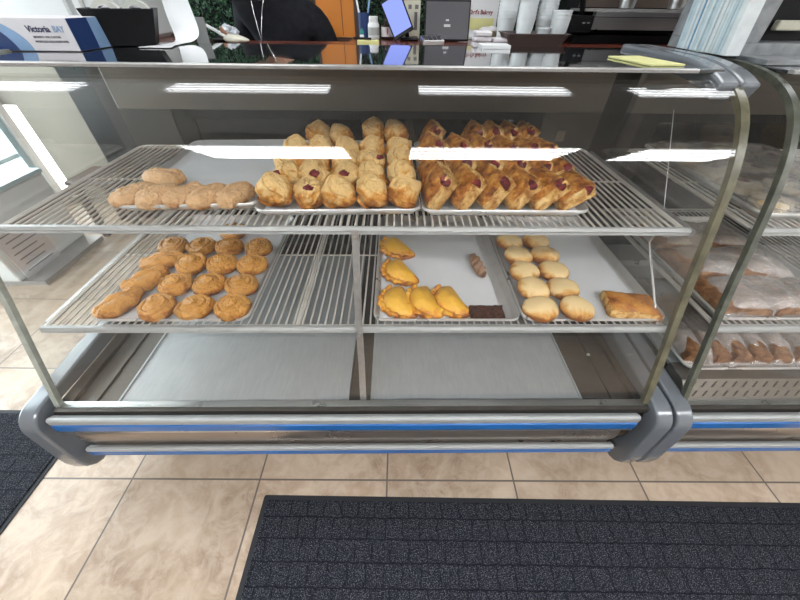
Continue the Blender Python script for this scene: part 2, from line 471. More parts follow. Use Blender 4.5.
def shelf_lip(parent, x0, x1, y, z):
    mb = MB()
    mb.prism_x([(y - .004, z - .013), (y + .004, z - .013), (y + .004, z - .003), (y + .012, z - .001), (y + .012, z + .004), (y + .002, z + .004), (y - .004, z - .003), (y - .0015, z - .007)], x0, x1)
    return mb.build('shelf_lip', M['alu_light'], parent)

def cap_profile(lead=0.0):
    """closed (y,z) outline of the base end cap: rail along the deck, blunt nose, lower arm"""
    o = [(1.52, .485), (.80, .478), (.62, .470)]
    for k in range(7):                       # rounded nose
        t = radians(95 + 80 * k / 6); o.append((.566 + .070 * cos(t), .398 + .070 * sin(t)))
    o += [(.492, .34), (.488, .26), (.487, .20), (.495, .155), (.515, .125), (.540, .108), (.570, .108)]
    o += [(.585, .15), (.556, .26), (.556, .33)]
    for k in range(5):
        t = radians(190 - 90 * k / 4); o.append((.605 + .05 * cos(t), .375 + .05 * sin(t)))
    o += [(.70, .42), (1.52, .42)]
    return o

def make_case(x0, x1, label, seal_l, seal_r, arms, caps, post_r=True, detail=True):
    """x0,x1: glass ends of the case"""
    c = thing('bakery_display_case', label, 'display case', ((x0 + x1) / 2, .9, 0))
    w = x1 - x0
    # cabinet below
    b = MB(); b.box((x0 - .01, .70, .05), (x1 + .01, 1.52, .33)); bev(b.build('base_cabinet', M['dark_in'], c), .01)
    f = MB()
    for x in (x0 + .05, x1 - .05):
        for y in (.78, 1.45): f.lathe([(.02, 0), (.02, .05)], (x, y, 0), 12)
    for i in range(4):
        q = MB(); x = (x0 + .05, x1 - .05)[i // 2]; y = (.78, 1.45)[i % 2]
        q.lathe([(.024, 0), (.024, .012), (.014, .014), (.014, .05)], (x, y, 0), 14); q.build('foot', M['black'], c, True)
    # front: sloping under-panel from the lower strip back to the cabinet
    b = MB(); b.prism_x([(.542, .184), (.56, .184), (.72, .10), (.72, .085), (.70, .085)], x0, x1); b.build('kick_panel', M['dark_in'], c)
    xa_, xb_ = caps[0][1][1] + (.020 if detail else .002), caps[1][1][0] - .045
    # bumper assembly, front to back
    b = MB(); b.prism_x([(.522, .410), (.518, .415), (.519, .434), (.523, .439), (.530, .440), (.545, .430), (.545, .410)], xa_, xb_)
    bev(b.build('bumper_rail', M['alu_light'], c), .002)
    b = MB(); b.prism_x([(.519, .371), (.517, .376), (.517, .406), (.522, .410), (.55, .410), (.55, .371)], xa_, xb_); b.build('blue_stripe', M['blue'], c)
    b = MB(); b.prism_x([(.522, .362), (.517, .365), (.519, .371), (.55, .371), (.55, .362)], xa_, xb_); b.build('trim_strip', M['alu'], c)
    b = MB(); pr = [(.542, .372)] + [(.545 - .014 * sin(pi * k / 10), .360 - .125 * k / 10) for k in range(0, 11)] + [(.545, .200), (.60, .200), (.60, .372)]
    b.prism_x(pr, xa_ + .012, xb_ - .01); b.build('bumper_panel', M['recess'], c, True)
    b = MB(); b.prism_x([(.521, .220), (.517, .223), (.518, .233), (.521, .236), (.528, .237), (.54, .228), (.54, .220)], xa_, xb_); b.build('lower_rail', M['alu_light'], c)
    b = MB(); b.prism_x([(.523, .186), (.519, .190), (.518, .216), (.522, .2195), (.54, .2195), (.54, .184)], xa_, xb_); b.build('blue_stripe', M['blue'], c)
    b = MB(); b.box((x0, .552, .415), (x1, .566, .4390)); b.build('glass_channel', M['dark_in'], c)
    b = MB(); b.box((x0, .5665, .415), (x1, .588, .4405)); b.build('glass_channel', M['alu'], c)
    # deck well
    b = MB()
    b.box((x0 + .005, .575, .33), (x1 - .005, 1.50, .402))
    b.box((x0 + .005, .5725, .33), (x1 - .005, .582, .44))
    b.build('deck_well', M['dark_in'], c)
    if detail:
        for a, d in ((x0 + .165, -.158), (-.084, x1 - .195)):
            p = MB(); p.rbox((a, .586, .404), (d, 1.47, .414), .006)
            p.box((a, .586, .408), (a + .006, 1.47, .420)); p.box((d - .006, .586, .408), (d, 1.47, .420))
            p.build('deck_pan', M['pan'], c)
        for pa, pb in ((x0 + .02, x0 + .085), (x1 - .085, x1 - .02)):
            p = MB(); p.box((pa, .584, .4025), (pb, 1.47, .409)); p.build('well_channel', M['dark_in'], c)
        for x, y in ((.752, .80),):
            q = MB(); q.lathe([(.006, 0), (.006, .004), (.003, .006)], (x, y, .409), 10); q.build('screw', M['alu'], c)
    for pa, pb in ((x0 - .022, x0 + .018), (x1 - .018, x1 + .006)):
        p = MB(); p.box((pa, .592, .30), (pb, 1.50, .422)); p.build('side_panel', M['dark_in'], c)
    # base end caps with rails
    for s, (a, d) in caps:
        q = MB(); q.prism_x(cap_profile(), a, d)
        o = q.build('end_cap', M['caps'], c, True, sharp=40); bev(o, .007, 3)
    # glass
    g = MB(); strip_x(g, -.003, .003, x0 + .004, x1 - .004, 0, .965)
    g.build('front_glass', M['glass'], c, True)
    poly = [(p.x, p.y) for p in offset(-.006)] + [(1.50, 1.30), (1.50, .42), (.56, .42)]
    for a in (x0, x1 - .005):
        g = MB(); g.prism_x(poly, a, a + .005); g.build('end_glass', M['glass_end'], c)
    # seals along the glass ends
    for a, d, mt in ((x0 - .004, x0 + .013, seal_l), (x1 - .017, x1 + .004, seal_r)):
        q = MB(); strip_x(q, -.010, .005, a, d, 0, 1.46); q.build('glass_seal', mt, c, True, sharp=50)
    for a, d in arms:
        q = MB(); strip_x(q, -.030, .014, a, d, .925, 1.46); o = q.build('top_end_arm', M['caps'], c, True, sharp=50); bev(o, .008, 3)
    # top
    q = MB(); q.box((x0 + .02, .975, 1.297), (x1 - .022, 1.47, 1.3065)); bev(q.build('top_panel', M['dark_top'], c), .002)
    q = MB(); q.prism_x([(.957, 1.3005), (.957, 1.3065), (.961, 1.3085), (.974, 1.3085), (.974, 1.3005)], x0 + .02, x1 - .10 if detail else x1 - .02); q.build('top_rail', M['strut'], c)
    # rear: fascia, posts, sliding doors
    q = MB(); q.box((x0, 1.485, 1.095), (x1, 1.52, 1.292)); bev(q.build('rear_fascia', M['fascia'], c), .003)
    posts = [(x0, x0 + .20), (x1 - .23, x1)] if detail else [(x0, x0 + .06), (x1 - .06, x1)]
    for a, d in posts:
        q = MB(); q.box((a, 1.487, .40), (d, 1.52, 1.095)); q.build('rear_post', M['post'] if a < x1 - .24 else M['post'], c)
    a0, a1 = posts[0][1], posts[1][0]; mid = -.10 if detail else (a0 + a1) / 2
    for k, (a, d, yy) in enumerate(((a0, mid + .012, 1.492), (mid - .012, a1, 1.508))):
        q = MB(); fw = .05
        q.box((a, yy, .43), (a + fw + .03, yy + .012, 1.095)); q.box((d - fw - (.06 if k else 0), yy, .43), (d, yy + .012, 1.095))
        q.box((a + fw, yy, .43), (d - fw, yy + .012, .47)); q.box((a + fw, yy, 1.062), (d - fw, yy + .012, 1.095))
        dd = q.build('sliding_door', M['doorframe'], c)
        MB().box((a + fw, yy + .004, .47), (d - fw, yy + .008, 1.062)).build('door_pane', M['doorpane'], dd)
    return c

case1 = make_case(-1.095, .838, 'long curved-glass bakery case with pastries on two wire shelves above an empty deck', M['edge2'], M['edge'],
                  [(-1.165, -1.115), (.786, .832)], [('l', (-1.172, -1.116)), ('r', (.838, .891))])
case2 = make_case(.952, 2.55, 'neighbouring curved-glass case at the right with film-wrapped goods', M['edge3'], M['edge'],
                  [(.836, .884), (2.55, 2.61)], [('l', (.902, .956)), ('r', (2.55, 2.61))], detail=False)

ZU, ZL = .969, .693       # wire tops of the upper and lower shelf
wire_shelf(case1, -1.055, .795, .792, 1.46, ZU - .0026)
shelf_lip(case1, -1.065, .805, .782, ZU)
wire_shelf(case1, -1.050, -.300, .686, 1.46, ZL - .0026, pitch=.0225)
wire_shelf(case1, -.292, .826, .686, 1.46, ZL - .0026, pitch=.0225)
shelf_lip(case1, -1.052, .836, .676, ZL)
q = MB()  # flat centre strut, deck to upper shelf, lying just behind the glass
pts = [(.588, .412), (.640, .56), (.664, .675), (.664, .70), (.705, .80), (.768, .945), (.770, .972)]
q.loft([[(-.117, y, z), (-.097, y, z), (-.097, y + .006, z), (-.117, y + .006, z)] for y, z in pts])
o = q.build('centre_strut', M['strut'], case1)
for y, z in ((.766, .958), (.661, .684)):
    sc_ = MB(); sc_.loft([[(-.107 + .004 * cos(2 * pi * k / 10), y + d, z + .004 * sin(2 * pi * k / 10)) for k in range(10)] for d in (0.004, -.004)])
    sc_.build('strut_screw', M['alu'], case1)
MB().tube([(.80, .90, .885), (.80, .69, .70)], .0035, 8).build('shelf_support_rod', M['strut'], case1, True)
q = MB(); q.box((.797, .88, .87), (.803, .93, .955)); q.build('support_bracket', M['strut'], case1)
MB().tube([(.80, 1.06, 1.200), (.80, .90, .972)], .0010, 6).build('hanging_wire', M['alu'], case1, True)
q = MB(); q.rbox((.672, 1.478, .988), (.712, 1.486, 1.03), .004); q.build('latch_plate', M['fascia'], case1)
for s in (-1.075, .835):
    q = MB(); q.box((s - .004, .80, ZU - .03), (s + .004, 1.46, ZU - .012)); q.box((s - .004, .72, ZL - .03), (s + .004, 1.46, ZL - .012)); q.build('shelf_bracket', M['strut'], case1)
# neighbour shelves
wire_shelf(case2, .985, 2.52, .792, 1.46, ZU - .0026)
shelf_lip(case2, .972, 2.53, .782, ZU)
wire_shelf(case2, .985, 2.52, .686, 1.46, ZL - .0026, pitch=.0225)
shelf_lip(case2, .975, 2.53, .676, ZL)
# neighbour deck: raised slotted vent along the front
q = MB(); q.prism_x([(.584, .440), (.584, .450), (.632, .492), (.70, .494), (.70, .40), (.59, .40)], .965, 2.53)
vp = q.build('vent_panel', M['vent'], case2)
q = MB()
for k in range(44):
    x = .99 + k * .035
    for t0, t1 in ((.12, .40), (.58, .88)):
        ya, za = .584 + .048 * t0, .450 + .042 * t0; yb, zb = .584 + .048 * t1, .450 + .042 * t1
        q.add([(x, ya - .001, za + .0012), (x + .006, ya - .001, za + .0012), (x + .024, yb - .001, zb + .0012), (x + .018, yb - .001, zb + .0012),
               (x, ya, za), (x + .006, ya, za), (x + .024, yb, zb), (x + .018, yb, zb)], [(0, 1, 2, 3), (7, 6, 5, 4), (0, 4, 5, 1), (1, 5, 6, 2), (2, 6, 7, 3), (3, 7, 4, 0)])
q.build('vent_slots', M['black'], vp, world=True)
q = MB(); q.box((.97, .701, .478), (2.53, 1.46, .490)); q.build('deck_pan', M['pan'], case2)

# ---------------------------------------------------------------- trays
def rrect(cx, cy, w, d, r, z, n=5):
    o = []
    for sx, sy, a0 in ((1, 1, 0), (-1, 1, 90), (-1, -1, 180), (1, -1, 270)):
        for k in range(n + 1):
            t = radians(a0 + 90 * k / n)
            o.append((cx + sx * (w / 2 - r) + r * cos(t), cy + sy * (d / 2 - r) + r * sin(t), z))
    return o

def make_tray(x0, x1, y0, y1, z, label, rot=0, paper=None, h=.024):
    cx, cy = (x0 + x1) / 2, (y0 + y1) / 2; w, d = x1 - x0, y1 - y0
    t = thing('sheet_pan', label, 'tray', (cx, cy, z), (0, 0, radians(rot)), 'aluminium sheet pans')
    mb = MB()
    L = [rrect(0, 0, w - .040, d - .040, .018, 0), rrect(0, 0, w - .032, d - .032, .022, .002), rrect(0, 0, w - .014, d - .014, .028, h - .003),
         rrect(0, 0, w - .010, d - .010, .030, h), rrect(0, 0, w - .004, d - .004, .032, h + .001), rrect(0, 0, w, d, .034, h - .002), rrect(0, 0, w, d, .034, h - .007),
         rrect(0, 0, w - .006, d - .006, .032, h - .007), rrect(0, 0, w - .012, d - .012, .029, h - .005), rrect(0, 0, w - .030, d - .030, .022, .0035), rrect(0, 0, w - .038, d - .038, .018, .0015)]
    # outside wall from the rim down, inside wall from the rim to the floor
    out_ = [L[0], L[1], L[2], L[6], L[5], L[4], L[3], [(x * .998, y * .998, h - .003) for x, y, _ in L[2]], [(x * .996, y * .996, .004) for x, y, _ in L[1]], [(x * .995, y * .995, .0022) for x, y, _ in L[0]]]
    mb.loft(out_, True, True)
    mb.build('pan_body', M['tray'], t, True, world=False, sharp=50)
    if paper:
        (pa, pb), (pc, pd), lab = paper
        p = MB(); nx, ny = 24, 30
        vs = []; fs = []
        for j in range(ny + 1):
            for i in range(nx + 1):
                u = i / nx; v_ = j / ny
                x = pa + (pb - pa) * u - cx; y = pc + (pd - pc) * v_ - cy
                zz = .0038 + .0014 * nz(x, y, 0, 14, cx * 3) + .001
                lift = max(0, abs(x) - (w / 2 - .026)); zz += lift * .9
                vs.append((x, y, zz))
        n1 = len(vs); vs += [(x, y, z_ - .0006) for x, y, z_ in vs]
        for j in range(ny):
            for i in range(nx):
                a = j * (nx + 1) + i; fs.append((a, a + 1, a + nx + 2, a + nx + 1)); fs.append((a + n1, a + nx + 1 + n1, a + nx + 2 + n1, a + 1 + n1))
        p.add(vs, fs); me = p.mesh('baking_paper', M['paper'], True)
        o = bpy.data.objects.new('baking_paper', me); link(o); o.location = (cx, cy, z); o.rotation_euler = (0, 0, radians(rot))
        tag(o, lab, 'baking paper', 'baking papers lining the pans')
    return t

YU0, YU1 = .842, 1.455; YL0, YL1 = .690, 1.335
make_tray(-.803, -.408, .868, 1.452, ZU + .001, 'sheet pan on the upper shelf holding the sugared rolls', 3, ((-.785, -.428), (.888, 1.44), 'white paper under the sugared rolls on the upper shelf'))
make_tray(-.400, .066, YU0, YU1, ZU + .001, 'sheet pan in the middle of the upper shelf crowded with flaky pockets', 1.5, ((-.38, .046), (YU0 + .02, YU1 - .02), 'white paper under the flaky pockets in the middle of the upper shelf'))
make_tray(.076, .552, YU0, YU1, ZU + .001, 'sheet pan on the upper shelf holding the leaning red-filled slices', 0, ((.10, .53), (YU0 + .02, YU1 - .02), 'white paper under the leaning red-filled slices'))
make_tray(-.905, -.440, YL0, YL1, ZL + .001, 'sheet pan on the lower shelf holding the brown swirl buns', 0, ((-.885, -.46), (YL0 + .02, YL1 - .02), 'white paper under the brown swirl buns'))
make_tray(-.066, .384, YL0, YL1, ZL + .001, 'half-empty sheet pan on the lower shelf with the crimped turnovers', 0, ((-.048, .335), (YL0 + .02, YL1 - .03), 'wide white paper under the crimped turnovers'))
make_tray(.388, .832, YL0, YL1, ZL + .001, 'sheet pan at the right end of the lower shelf holding pale round buns', 0, ((.41, .80), (YL0 + .02, YL1 - .03), 'white paper under the pale round buns'))
ZUF = ZU + .001 + .006; ZLF = ZL + .001 + .006   # food level

# ================================================================== FOOD
def place(proto, used, name_loc, rot, scale=1.0):
    if not used[0]:
        used[0] = True; o = proto
    else: o = copy_tree(proto)
    o.location = name_loc; o.rotation_euler = rot; o.scale = (scale,) * 3
    return o

def variant_set(name, cat, group, makers):
    protos = []
    for mk in makers:
        r = empty(name, (0, 0, 0)); r['category'] = cat; r['group'] = group; mk(r); protos.append([r, [False]])
    return protos

def put(protos, k, loc, rot, label, scale=1.0):
    p, u = protos[k % len(protos)]
    if not u[0]: u[0] = True; o = p
    else: o = copy_tree(p)
    o.location = loc; o.rotation_euler = rot; o.scale = (scale,) * 3 if not isinstance(scale, tuple) else scale
    o['label'] = label
    return o

def part_from(mb, name, mat, parent): return mb.build(name, mat, parent, True, world=False, sharp=60)

# --- sugared rolls -------------------------------------------------
def sugar_roll(seed):
    def mk(r):
        def fn(v):
            x = sgnpow(v.x, .62) * .060; y = sgnpow(v.y, .8) * .031; z = sgnpow(v.z, .8)
            taper = 1 - .18 * abs(v.x) ** 3
            y *= taper
            hgt = .046 * taper
            z = (z * .5 + .5) * hgt if z > -.9 else 0
            d = .0045 * nz(x, y, z, 40, seed) + .003 * nz(x, y, z, 110, seed)
            # pressed ends and a long seam
            groove = -.005 * exp(-((y - .004 * sin(x * 60)) / .006) ** 2) * (1 if v.z > 0 else 0) * (.5 + .5 * sin(x * 45 + seed))
            x += .003 * nz(y, z, x, 60, seed + 5)
            return (x + d * v.x, y + d * v.y, max(0, z + d * v.z + groove))
        part_from(shape(fn, 5), 'crust', M['sugar'], r)
    return mk
SR = variant_set('sugared_roll', 'pastry', 'sugared rolls on the upper shelf', [sugar_roll(1), sugar_roll(2), sugar_roll(3)])
for k, (x, y, a, lab) in enumerate([
    (-.735, 1.045, -8, 'sugared golden roll lying crosswise alone behind the others'),
    (-.748, .918, 56, 'sugared golden roll at the left end of the front row, tilted'),
    (-.676, .912, 58, 'sugared golden roll second from the left in the front row'),
    (-.604, .918, 54, 'sugared golden roll in the middle of the front row'),
    (-.534, .912, 60, 'sugared golden roll second from the right in the front row'),
    (-.462, .922, 70, 'sugared golden roll at the right end of the front row')]):
    put(SR, k, (x, y, ZUF), (0, 0, radians(a)), lab, 1.10)

# --- flaky pockets --------------------------------------------------
def pocket(seed, red):
    def mk(r):
        def fn(v):
            ph = atan2(v.y, v.x)
            x = v.x * .042; y = v.y * .042; z = (sgnpow(v.z, .75) * .5 + .5) * .080
            pinch = 1 - .22 * max(0, v.z) ** 2; x *= pinch; y *= pinch
            t = ph * 1.0 + z * 55 + seed * 1.7
            fold = (t / (2 * pi) * 2) % 1.0                       # overlapping wrapped layers
            d = .0075 * (fold ** 1.5 - .4) * (1 - .6 * v.z ** 4)
            d += .012 * nz(x, y, z, 20, seed) + .004 * nz(x, y, z, 70, seed) + .0012 * nz(x, y, z, 160, seed)
            return (x + d * v.x, y + d * v.y + .008 * max(0, v.z), max(0, z + d * v.z))
        part_from(shape(fn, 6), 'crust', M['pocket'], r)
        if red:
            def fr(v):
                x = v.x * .015; y = v.y * .011; z = v.z * .010
                d = .004 * nz(x, y, z, 120, seed)
                return (red[0] + x + d, red[1] + y + d, red[2] + z + d)
            part_from(shape(fr, 4), 'filling', M['cherry'], r)
    return mk
PK = variant_set('flaky_pocket', 'pastry', 'flaky pockets crowded on the middle pan', [pocket(1, None), pocket(2, (.012, -.026, .060)), pocket(3, None), pocket(4, (-.010, -.028, .060)), pocket(5, None)])
rown = ['front row', 'second row', 'third row', 'back row']
coln = ['at the left end of', 'second from the left in', 'in the middle of', 'second from the right in', 'at the right end of']
rows = [[(-.338, .893), (-.246, .890), (-.157, .890), (-.066, .888), (.020, .888)],
        [(-.335, .996), (-.246, .998), (-.156, 1.000), (-.069, 1.004), (.018, .998)],
        [(-.350, 1.115), (-.256, 1.115), (-.168, 1.112), (-.078, 1.122), (.012, 1.115)],
        [(-.352, 1.240), (-.260, 1.240), (-.172, 1.236), (-.084, 1.250), (.008, 1.245)]]
rd = random.Random(3); kk = {(0, 1): 1, (1, 0): 3, (1, 1): 3, (1, 2): 1, (2, 3): 1}
for j, row in enumerate(rows):
    for i, (x, y) in enumerate(row):
        k = kk.get((j, i), rd.choice([0, 2, 4]))
        s = 1.08 + rd.uniform(-.05, .05)
        extra = ', with red filling showing' if k in (1, 3) else ''
        put(PK, k, (x, y, ZUF + .004), (radians(rd.uniform(-6, 4)), radians(rd.uniform(-6, 6)), radians(rd.uniform(-35, 35))),
            'flaky pale pocket %s the %s%s' % (coln[i], rown[j], extra), s)
for x, y, z, lab in ((-.295, 1.335, .032, 'flaky pocket at the very back left, resting against the back row'), (-.20, 1.335, .020, 'flaky pocket at the very back, second of the leaning ones'), (-.085, 1.330, .045, 'tallest flaky pocket at the very back beside the door mullion'), (.004, 1.335, .035, 'flaky pocket at the very back right corner of the middle pan')):
    put(PK, rd.choice([0, 2, 4]), (x, y, ZUF + z), (radians(-12), 0, rd.uniform(-.5, .5)), lab, 1.05)

# --- leaning slices with red filling ---------------------------------
def slab(w, d, h, seed, lay=.0016, puff=.006, n=(20, 22, 10)):
    """rounded block; its sides show puffed horizontal layers"""
    mb = MB(); nx, ny, nzz = n
    idx = {}; vs = []; fs = []
    def vid(i, j, k):
        key = (i, j, k)
        if key not in idx:
            u, v_, t = i / nx * 2 - 1, j / ny * 2 - 1, k / nzz
            x = u * w / 2; y = v_ * d / 2; z = t * h
            edge = max(abs(u), abs(v_))
            lift = puff * (1 - abs(u) ** 3) * (1 - abs(v_) ** 3) if t > .5 else 0
            z = z * (1 - .12 * edge ** 4) + lift * t
            side = (abs(u) == 1) or (abs(v_) == 1)
            if side and 0 < t < 1:
                o = lay * (1 if k % 2 else -1) + .003 * nz(x, y, z, 60, seed) + .002 * nz(x, y, z * 4, 120, seed)
                bulge = .004 * sin(pi * t)
                if abs(u) == 1: x += math.copysign(o + bulge, u)
                if abs(v_) == 1: y += math.copysign(o + bulge, v_)
            elif t == 1: z += .0035 * nz(x, y, 0, 45, seed) + .002 * nz(x, y, 0, 120, seed)
            x += .002 * nz(y, z, x, 50, seed + 1)
            idx[key] = len(vs); vs.append((x, y, z))
        return idx[key]
    top = []; cut = []
    for i in range(nx):
        for j in range(ny):
            fs.append((vid(i, j, nzz), vid(i + 1, j, nzz), vid(i + 1, j + 1, nzz), vid(i, j + 1, nzz))); top.append(0)
            fs.append((vid(i, j, 0), vid(i, j + 1, 0), vid(i + 1, j + 1, 0), vid(i + 1, j, 0))); top.append(0)
    for k in range(nzz):
        for i in range(nx):
            fs.append((vid(i, 0, k), vid(i + 1, 0, k), vid(i + 1, 0, k + 1), vid(i, 0, k + 1))); top.append(1)
            fs.append((vid(i + 1, ny, k), vid(i, ny, k), vid(i, ny, k + 1), vid(i + 1, ny, k + 1))); top.append(1)
        for j in range(ny):
            fs.append((vid(nx, j, k), vid(nx, j + 1, k), vid(nx, j + 1, k + 1), vid(nx, j, k + 1))); top.append(1)
            fs.append((vid(0, j + 1, k), vid(0, j, k), vid(0, j, k + 1), vid(0, j + 1, k + 1))); top.append(1)
    mb.v = vs; mb.f = [list(f) for f in fs]; mb.mi = top
    return mb
def strudel(seed, red=True):
    def mk(r):
        mb = slab(.088, .105, .044, seed, .0022, .008, (20, 22, 14))
        mb.v = [(x, y, z) for x, y, z in mb.v]
        o = mb.build('crust', [M['strudel'], M['strudel_cut']], r, True, world=False, sharp=60)
        if red:
            def fr(v):
                x = v.x * .010; y = v.y * .032; z = v.z * .011; d = .009 * nz(x, y, z, 75, seed)
                return (.030 + x * 1.3 + d, -.044 + y * .6, .030 + z * 1.5 + d)
            part_from(shape(fr, 3), 'filling', M['cherry'], r)
    return mk
ST = variant_set('red_filled_slice', 'pastry', 'leaning puff slices with red filling', [strudel(11), strudel(12), strudel(13), strudel(14)])
def lean(x, y, tilt, yaw, lab, k, z=0.0, s=1.0, pitch=0):
    # slab leans: its +x edge up, crust facing the upper left
    a = radians(tilt)
    R_ = Matrix.Rotation(radians(yaw), 3, 'Z') @ Matrix.Rotation(radians(pitch), 3, 'X') @ Matrix.Rotation(-a, 3, 'Y')
    e = R_.to_euler()
    zz = min((R_ @ Vector((sx * .046 * s, sy * .055 * s, hz * s))).z for sx in (-1, 1) for sy in (-1, 1) for hz in (0, .048))
    return put(ST, k, (x, y, ZUF - zz + z), e, lab, s)
c6 = ['leftmost slice of', 'second slice from the left in', 'third slice from the left in', 'third slice from the right in', 'second slice from the right in', 'rightmost slice of']
for i, x in enumerate((.140, .212, .287, .362, .436, .512)):
    t = (58, 55, 50, 46, 38, 30)[i]
    lean(x, .925, t, (8, 16, 18, 16, 14, 8)[i], c6[i] + ' the front row of leaning puff slices', i, 0, 1.06)
for i, x in enumerate((.135, .212, .290, .368, .440, .505)):
    t = (56, 54, 50, 44, 36, 26)[i]
    lean(x, 1.055, t, (8, 14, 16, 14, 12, 6)[i], c6[i] + ' the second row of leaning puff slices', i + 1, .008, 1.04)
for i, x in enumerate((.135, .212, .290, .368, .440, .500)):
    lean(x, 1.19, 52 - 4 * i, 20, c6[i] + ' the third row of leaning puff slices', i + 2, .016, 1.02)
for i, x in enumerate((.15, .300, .362, .424, .486)):
    lean(x, 1.315, 58, 10, ['leftmost, apart from the rest,', 'second', 'third', 'fourth', 'rightmost'][i] + ' of the puff slices standing in the back row', i, .026, .98)

# --- swirl buns ---------------------------------------------------
def swirl(seed):
    def mk(r):
        def fn(v):
            rr = sqrt(v.x ** 2 + v.y ** 2); ph = atan2(v.y, v.x)
            x = v.x * .052; y = v.y * .050
            z = (sgnpow(v.z, .7) * .5 + .5) * .046
            sx = 1 + .06 * sin(ph * 2 + seed)
            x *= sx
            if v.z > -.2:
                tw = ph + rr * 8.5 + seed
                s = (tw / (2 * pi)) % 1.0                        # saw-tooth overlap of the coil
                z += .008 * (s ** 1.6 - .35) * (1 - .5 * rr ** 4) + .010 * exp(-(rr / .28) ** 2)
                z -= .006 * max(0, 1 - abs(rr - .66) / .10)
            else:
                bul = .003 * sin(z * 620 + seed); x += bul * v.x; y += bul * v.y
            d = .0028 * nz(x, y, z, 55, seed) + .0018 * nz(x, y, z, 130, seed)
            return (x + d * v.x, y + d * v.y, max(0, z + d))
        part_from(shape(fn, 6), 'crust', M['swirl'], r)
    return mk
SW = variant_set('swirl_bun', 'pastry', 'brown swirl buns on the lower shelf', [swirl(1), swirl(2.3), swirl(4.1)])
sw = [(-.725, .738, 'front row, left one'), (-.611, .738, 'front row, middle one'), (-.496, .738, 'front row, right one'),
      (-.722, .846, 'second row from the front, left one'), (-.614, .848, 'second row from the front, middle one'), (-.506, .844, 'second row from the front, right one'),
      (-.722, .960, 'third row from the front, left one'), (-.614, .960, 'third row from the front, middle one'), (-.507, .956, 'third row from the front, right one'),
      (-.842, 1.075, 'fourth row from the front, left end'), (-.735, 1.075, 'fourth row from the front, second from the left'), (-.630, 1.072, 'fourth row from the front, second from the right'), (-.518, 1.066, 'fourth row from the front, right end'),
      (-.655, 1.185, 'alone at the very back')]
for k, (x, y, lab) in enumerate(sw):
    put(SW, rd.randrange(3), (x, y, ZLF), (0, 0, rd.uniform(0, 6)), 'glazed brown spiral bun, ' + lab, 1.0 + rd.uniform(-.03, .04))
def twist(seed):
    def mk(r):
        def fn(v):
            x = sgnpow(v.x, .75) * .064; y = v.y * .034; z = (sgnpow(v.z, .75) * .5 + .5) * .050
            y *= 1 - .15 * sin(x * 40) ** 2
            g = -.010 * exp(-((y + .004 * sin(x * 50)) / .006) ** 2) * max(0, v.z)
            d = .004 * nz(x, y, z, 40, seed) + .002 * nz(x, y, z, 110, seed)
            d += .003 * sin(x * 120 + y * 90)
            return (x + d * v.x, y + d * v.y, max(0, z + d * v.z + g))
        part_from(shape(fn, 5), 'crust', M['swirl'], r)
    return mk
TW = variant_set('long_puff_roll', 'pastry', 'long split puff rolls beside the swirl buns', [twist(1), twist(2)])
for k, (x, y, a, lab) in enumerate([(-.845, .752, 62, 'long split brown roll at the front left corner of the pan'), (-.826, .864, 52, 'long split brown roll behind the front left one'), (-.830, .972, 30, 'long split brown roll third from the front')]):
    put(TW, k, (x, y, ZLF), (0, 0, radians(a)), lab, 1.12)

# --- crimped turnovers ---------------------------------------------------
def empan(seed):
    def mk(r):
        def bend(x, y): return y - 5.5 * x * x
        def fn(v):
            x = v.x * .066; half = .037 * sqrt(max(0, 1 - (v.x * .97) ** 2)) ** .8
            y = (v.y * 1.0) * half * 1.0 if abs(v.x) < 1 else 0
            rim = sqrt(max(0, 1 - v.z ** 2))
            y = v.y / max(1e-3, sqrt(max(1e-6, 1 - v.x ** 2))) * half * rim ** .5 if abs(v.x) < .999 else 0
            z = max(0, v.z) ** .75 * .034 * (1 - .5 * v.x ** 2) + .002
            d = .0015 * nz(x, y, z, 40, seed)
            return (x, bend(x, y), max(0, z + d) if v.z > 0 else 0)
        part_from(shape(fn, 5), 'crust', M['empanada'], r)
        path = []; rad = []; N = 110
        for k in range(N + 1):
            t = k / N; x = -.066 + .132 * t; s = sqrt(max(0, 1 - (x / .068) ** 2)) ** .8
            tw = t * 6 * 2 * pi
            path.append((x * 1.04, bend(x, .038 * s + .004) + .0015 * sin(tw), .008 + .003 * cos(tw) + .004 * s)); rad.append(.0040 + .0052 * abs(sin(tw)) * (.45 + .55 * s))
        part_from(MB().tube(path, rad, 10), 'crimped_edge', M['empanada'], r)
    return mk
EM = variant_set('turnover', 'pastry', 'crimped yellow turnovers on the lower shelf', [empan(1), empan(2)])
for k, (x, y, a, lab) in enumerate([(.0, 1.085, 122, 'crimped golden turnover farthest back, close under the upper shelf'), (.010, .932, 118, 'crimped golden turnover behind the front three, at the pan edge'),
                                    (.004, .775, 108, 'crimped golden turnover at the left of the front three'), (.086, .778, 106, 'crimped golden turnover in the middle of the front three'), (.170, .778, 110, 'crimped golden turnover at the right of the front three')]):
    put(EM, k, (x, y, ZLF), (0, 0, radians(a)), lab, 1.16)
# cruller
def fn(v):
    x = v.x * .020; y = sgnpow(v.y, .8) * .070; z = (v.z * .5 + .5) * .036
    tw = 1 + .10 * sin(y * 210 + atan2(v.z, v.x) * 2); d = .002 * nz(x, y, z, 90, 4)
    return (x * tw + d, y, max(0, z * tw + d))
mb = shape(fn, 5); o = single(mb, 'cinnamon_stick_pastry', M['cruller'], 'narrow ridged sugar-coated stick lying alone on the half-empty pan', 'pastry', smooth=True, org=(0, 0, 0))
o.location = (.298, .965, ZLF); o.rotation_euler = (0, 0, radians(8))
mb = slab(.098, .040, .026, 9, .001, .002, (24, 10, 6)); mb.mi = [0] * len(mb.mi)
o = single(mb, 'brown_crumb_slice', M['brownie'], 'small dark brown crumbly slice at the front edge of the half-empty pan', 'cake slice', smooth=True, org=(0, 0, 0)); o.location = (.282, .728, ZLF)

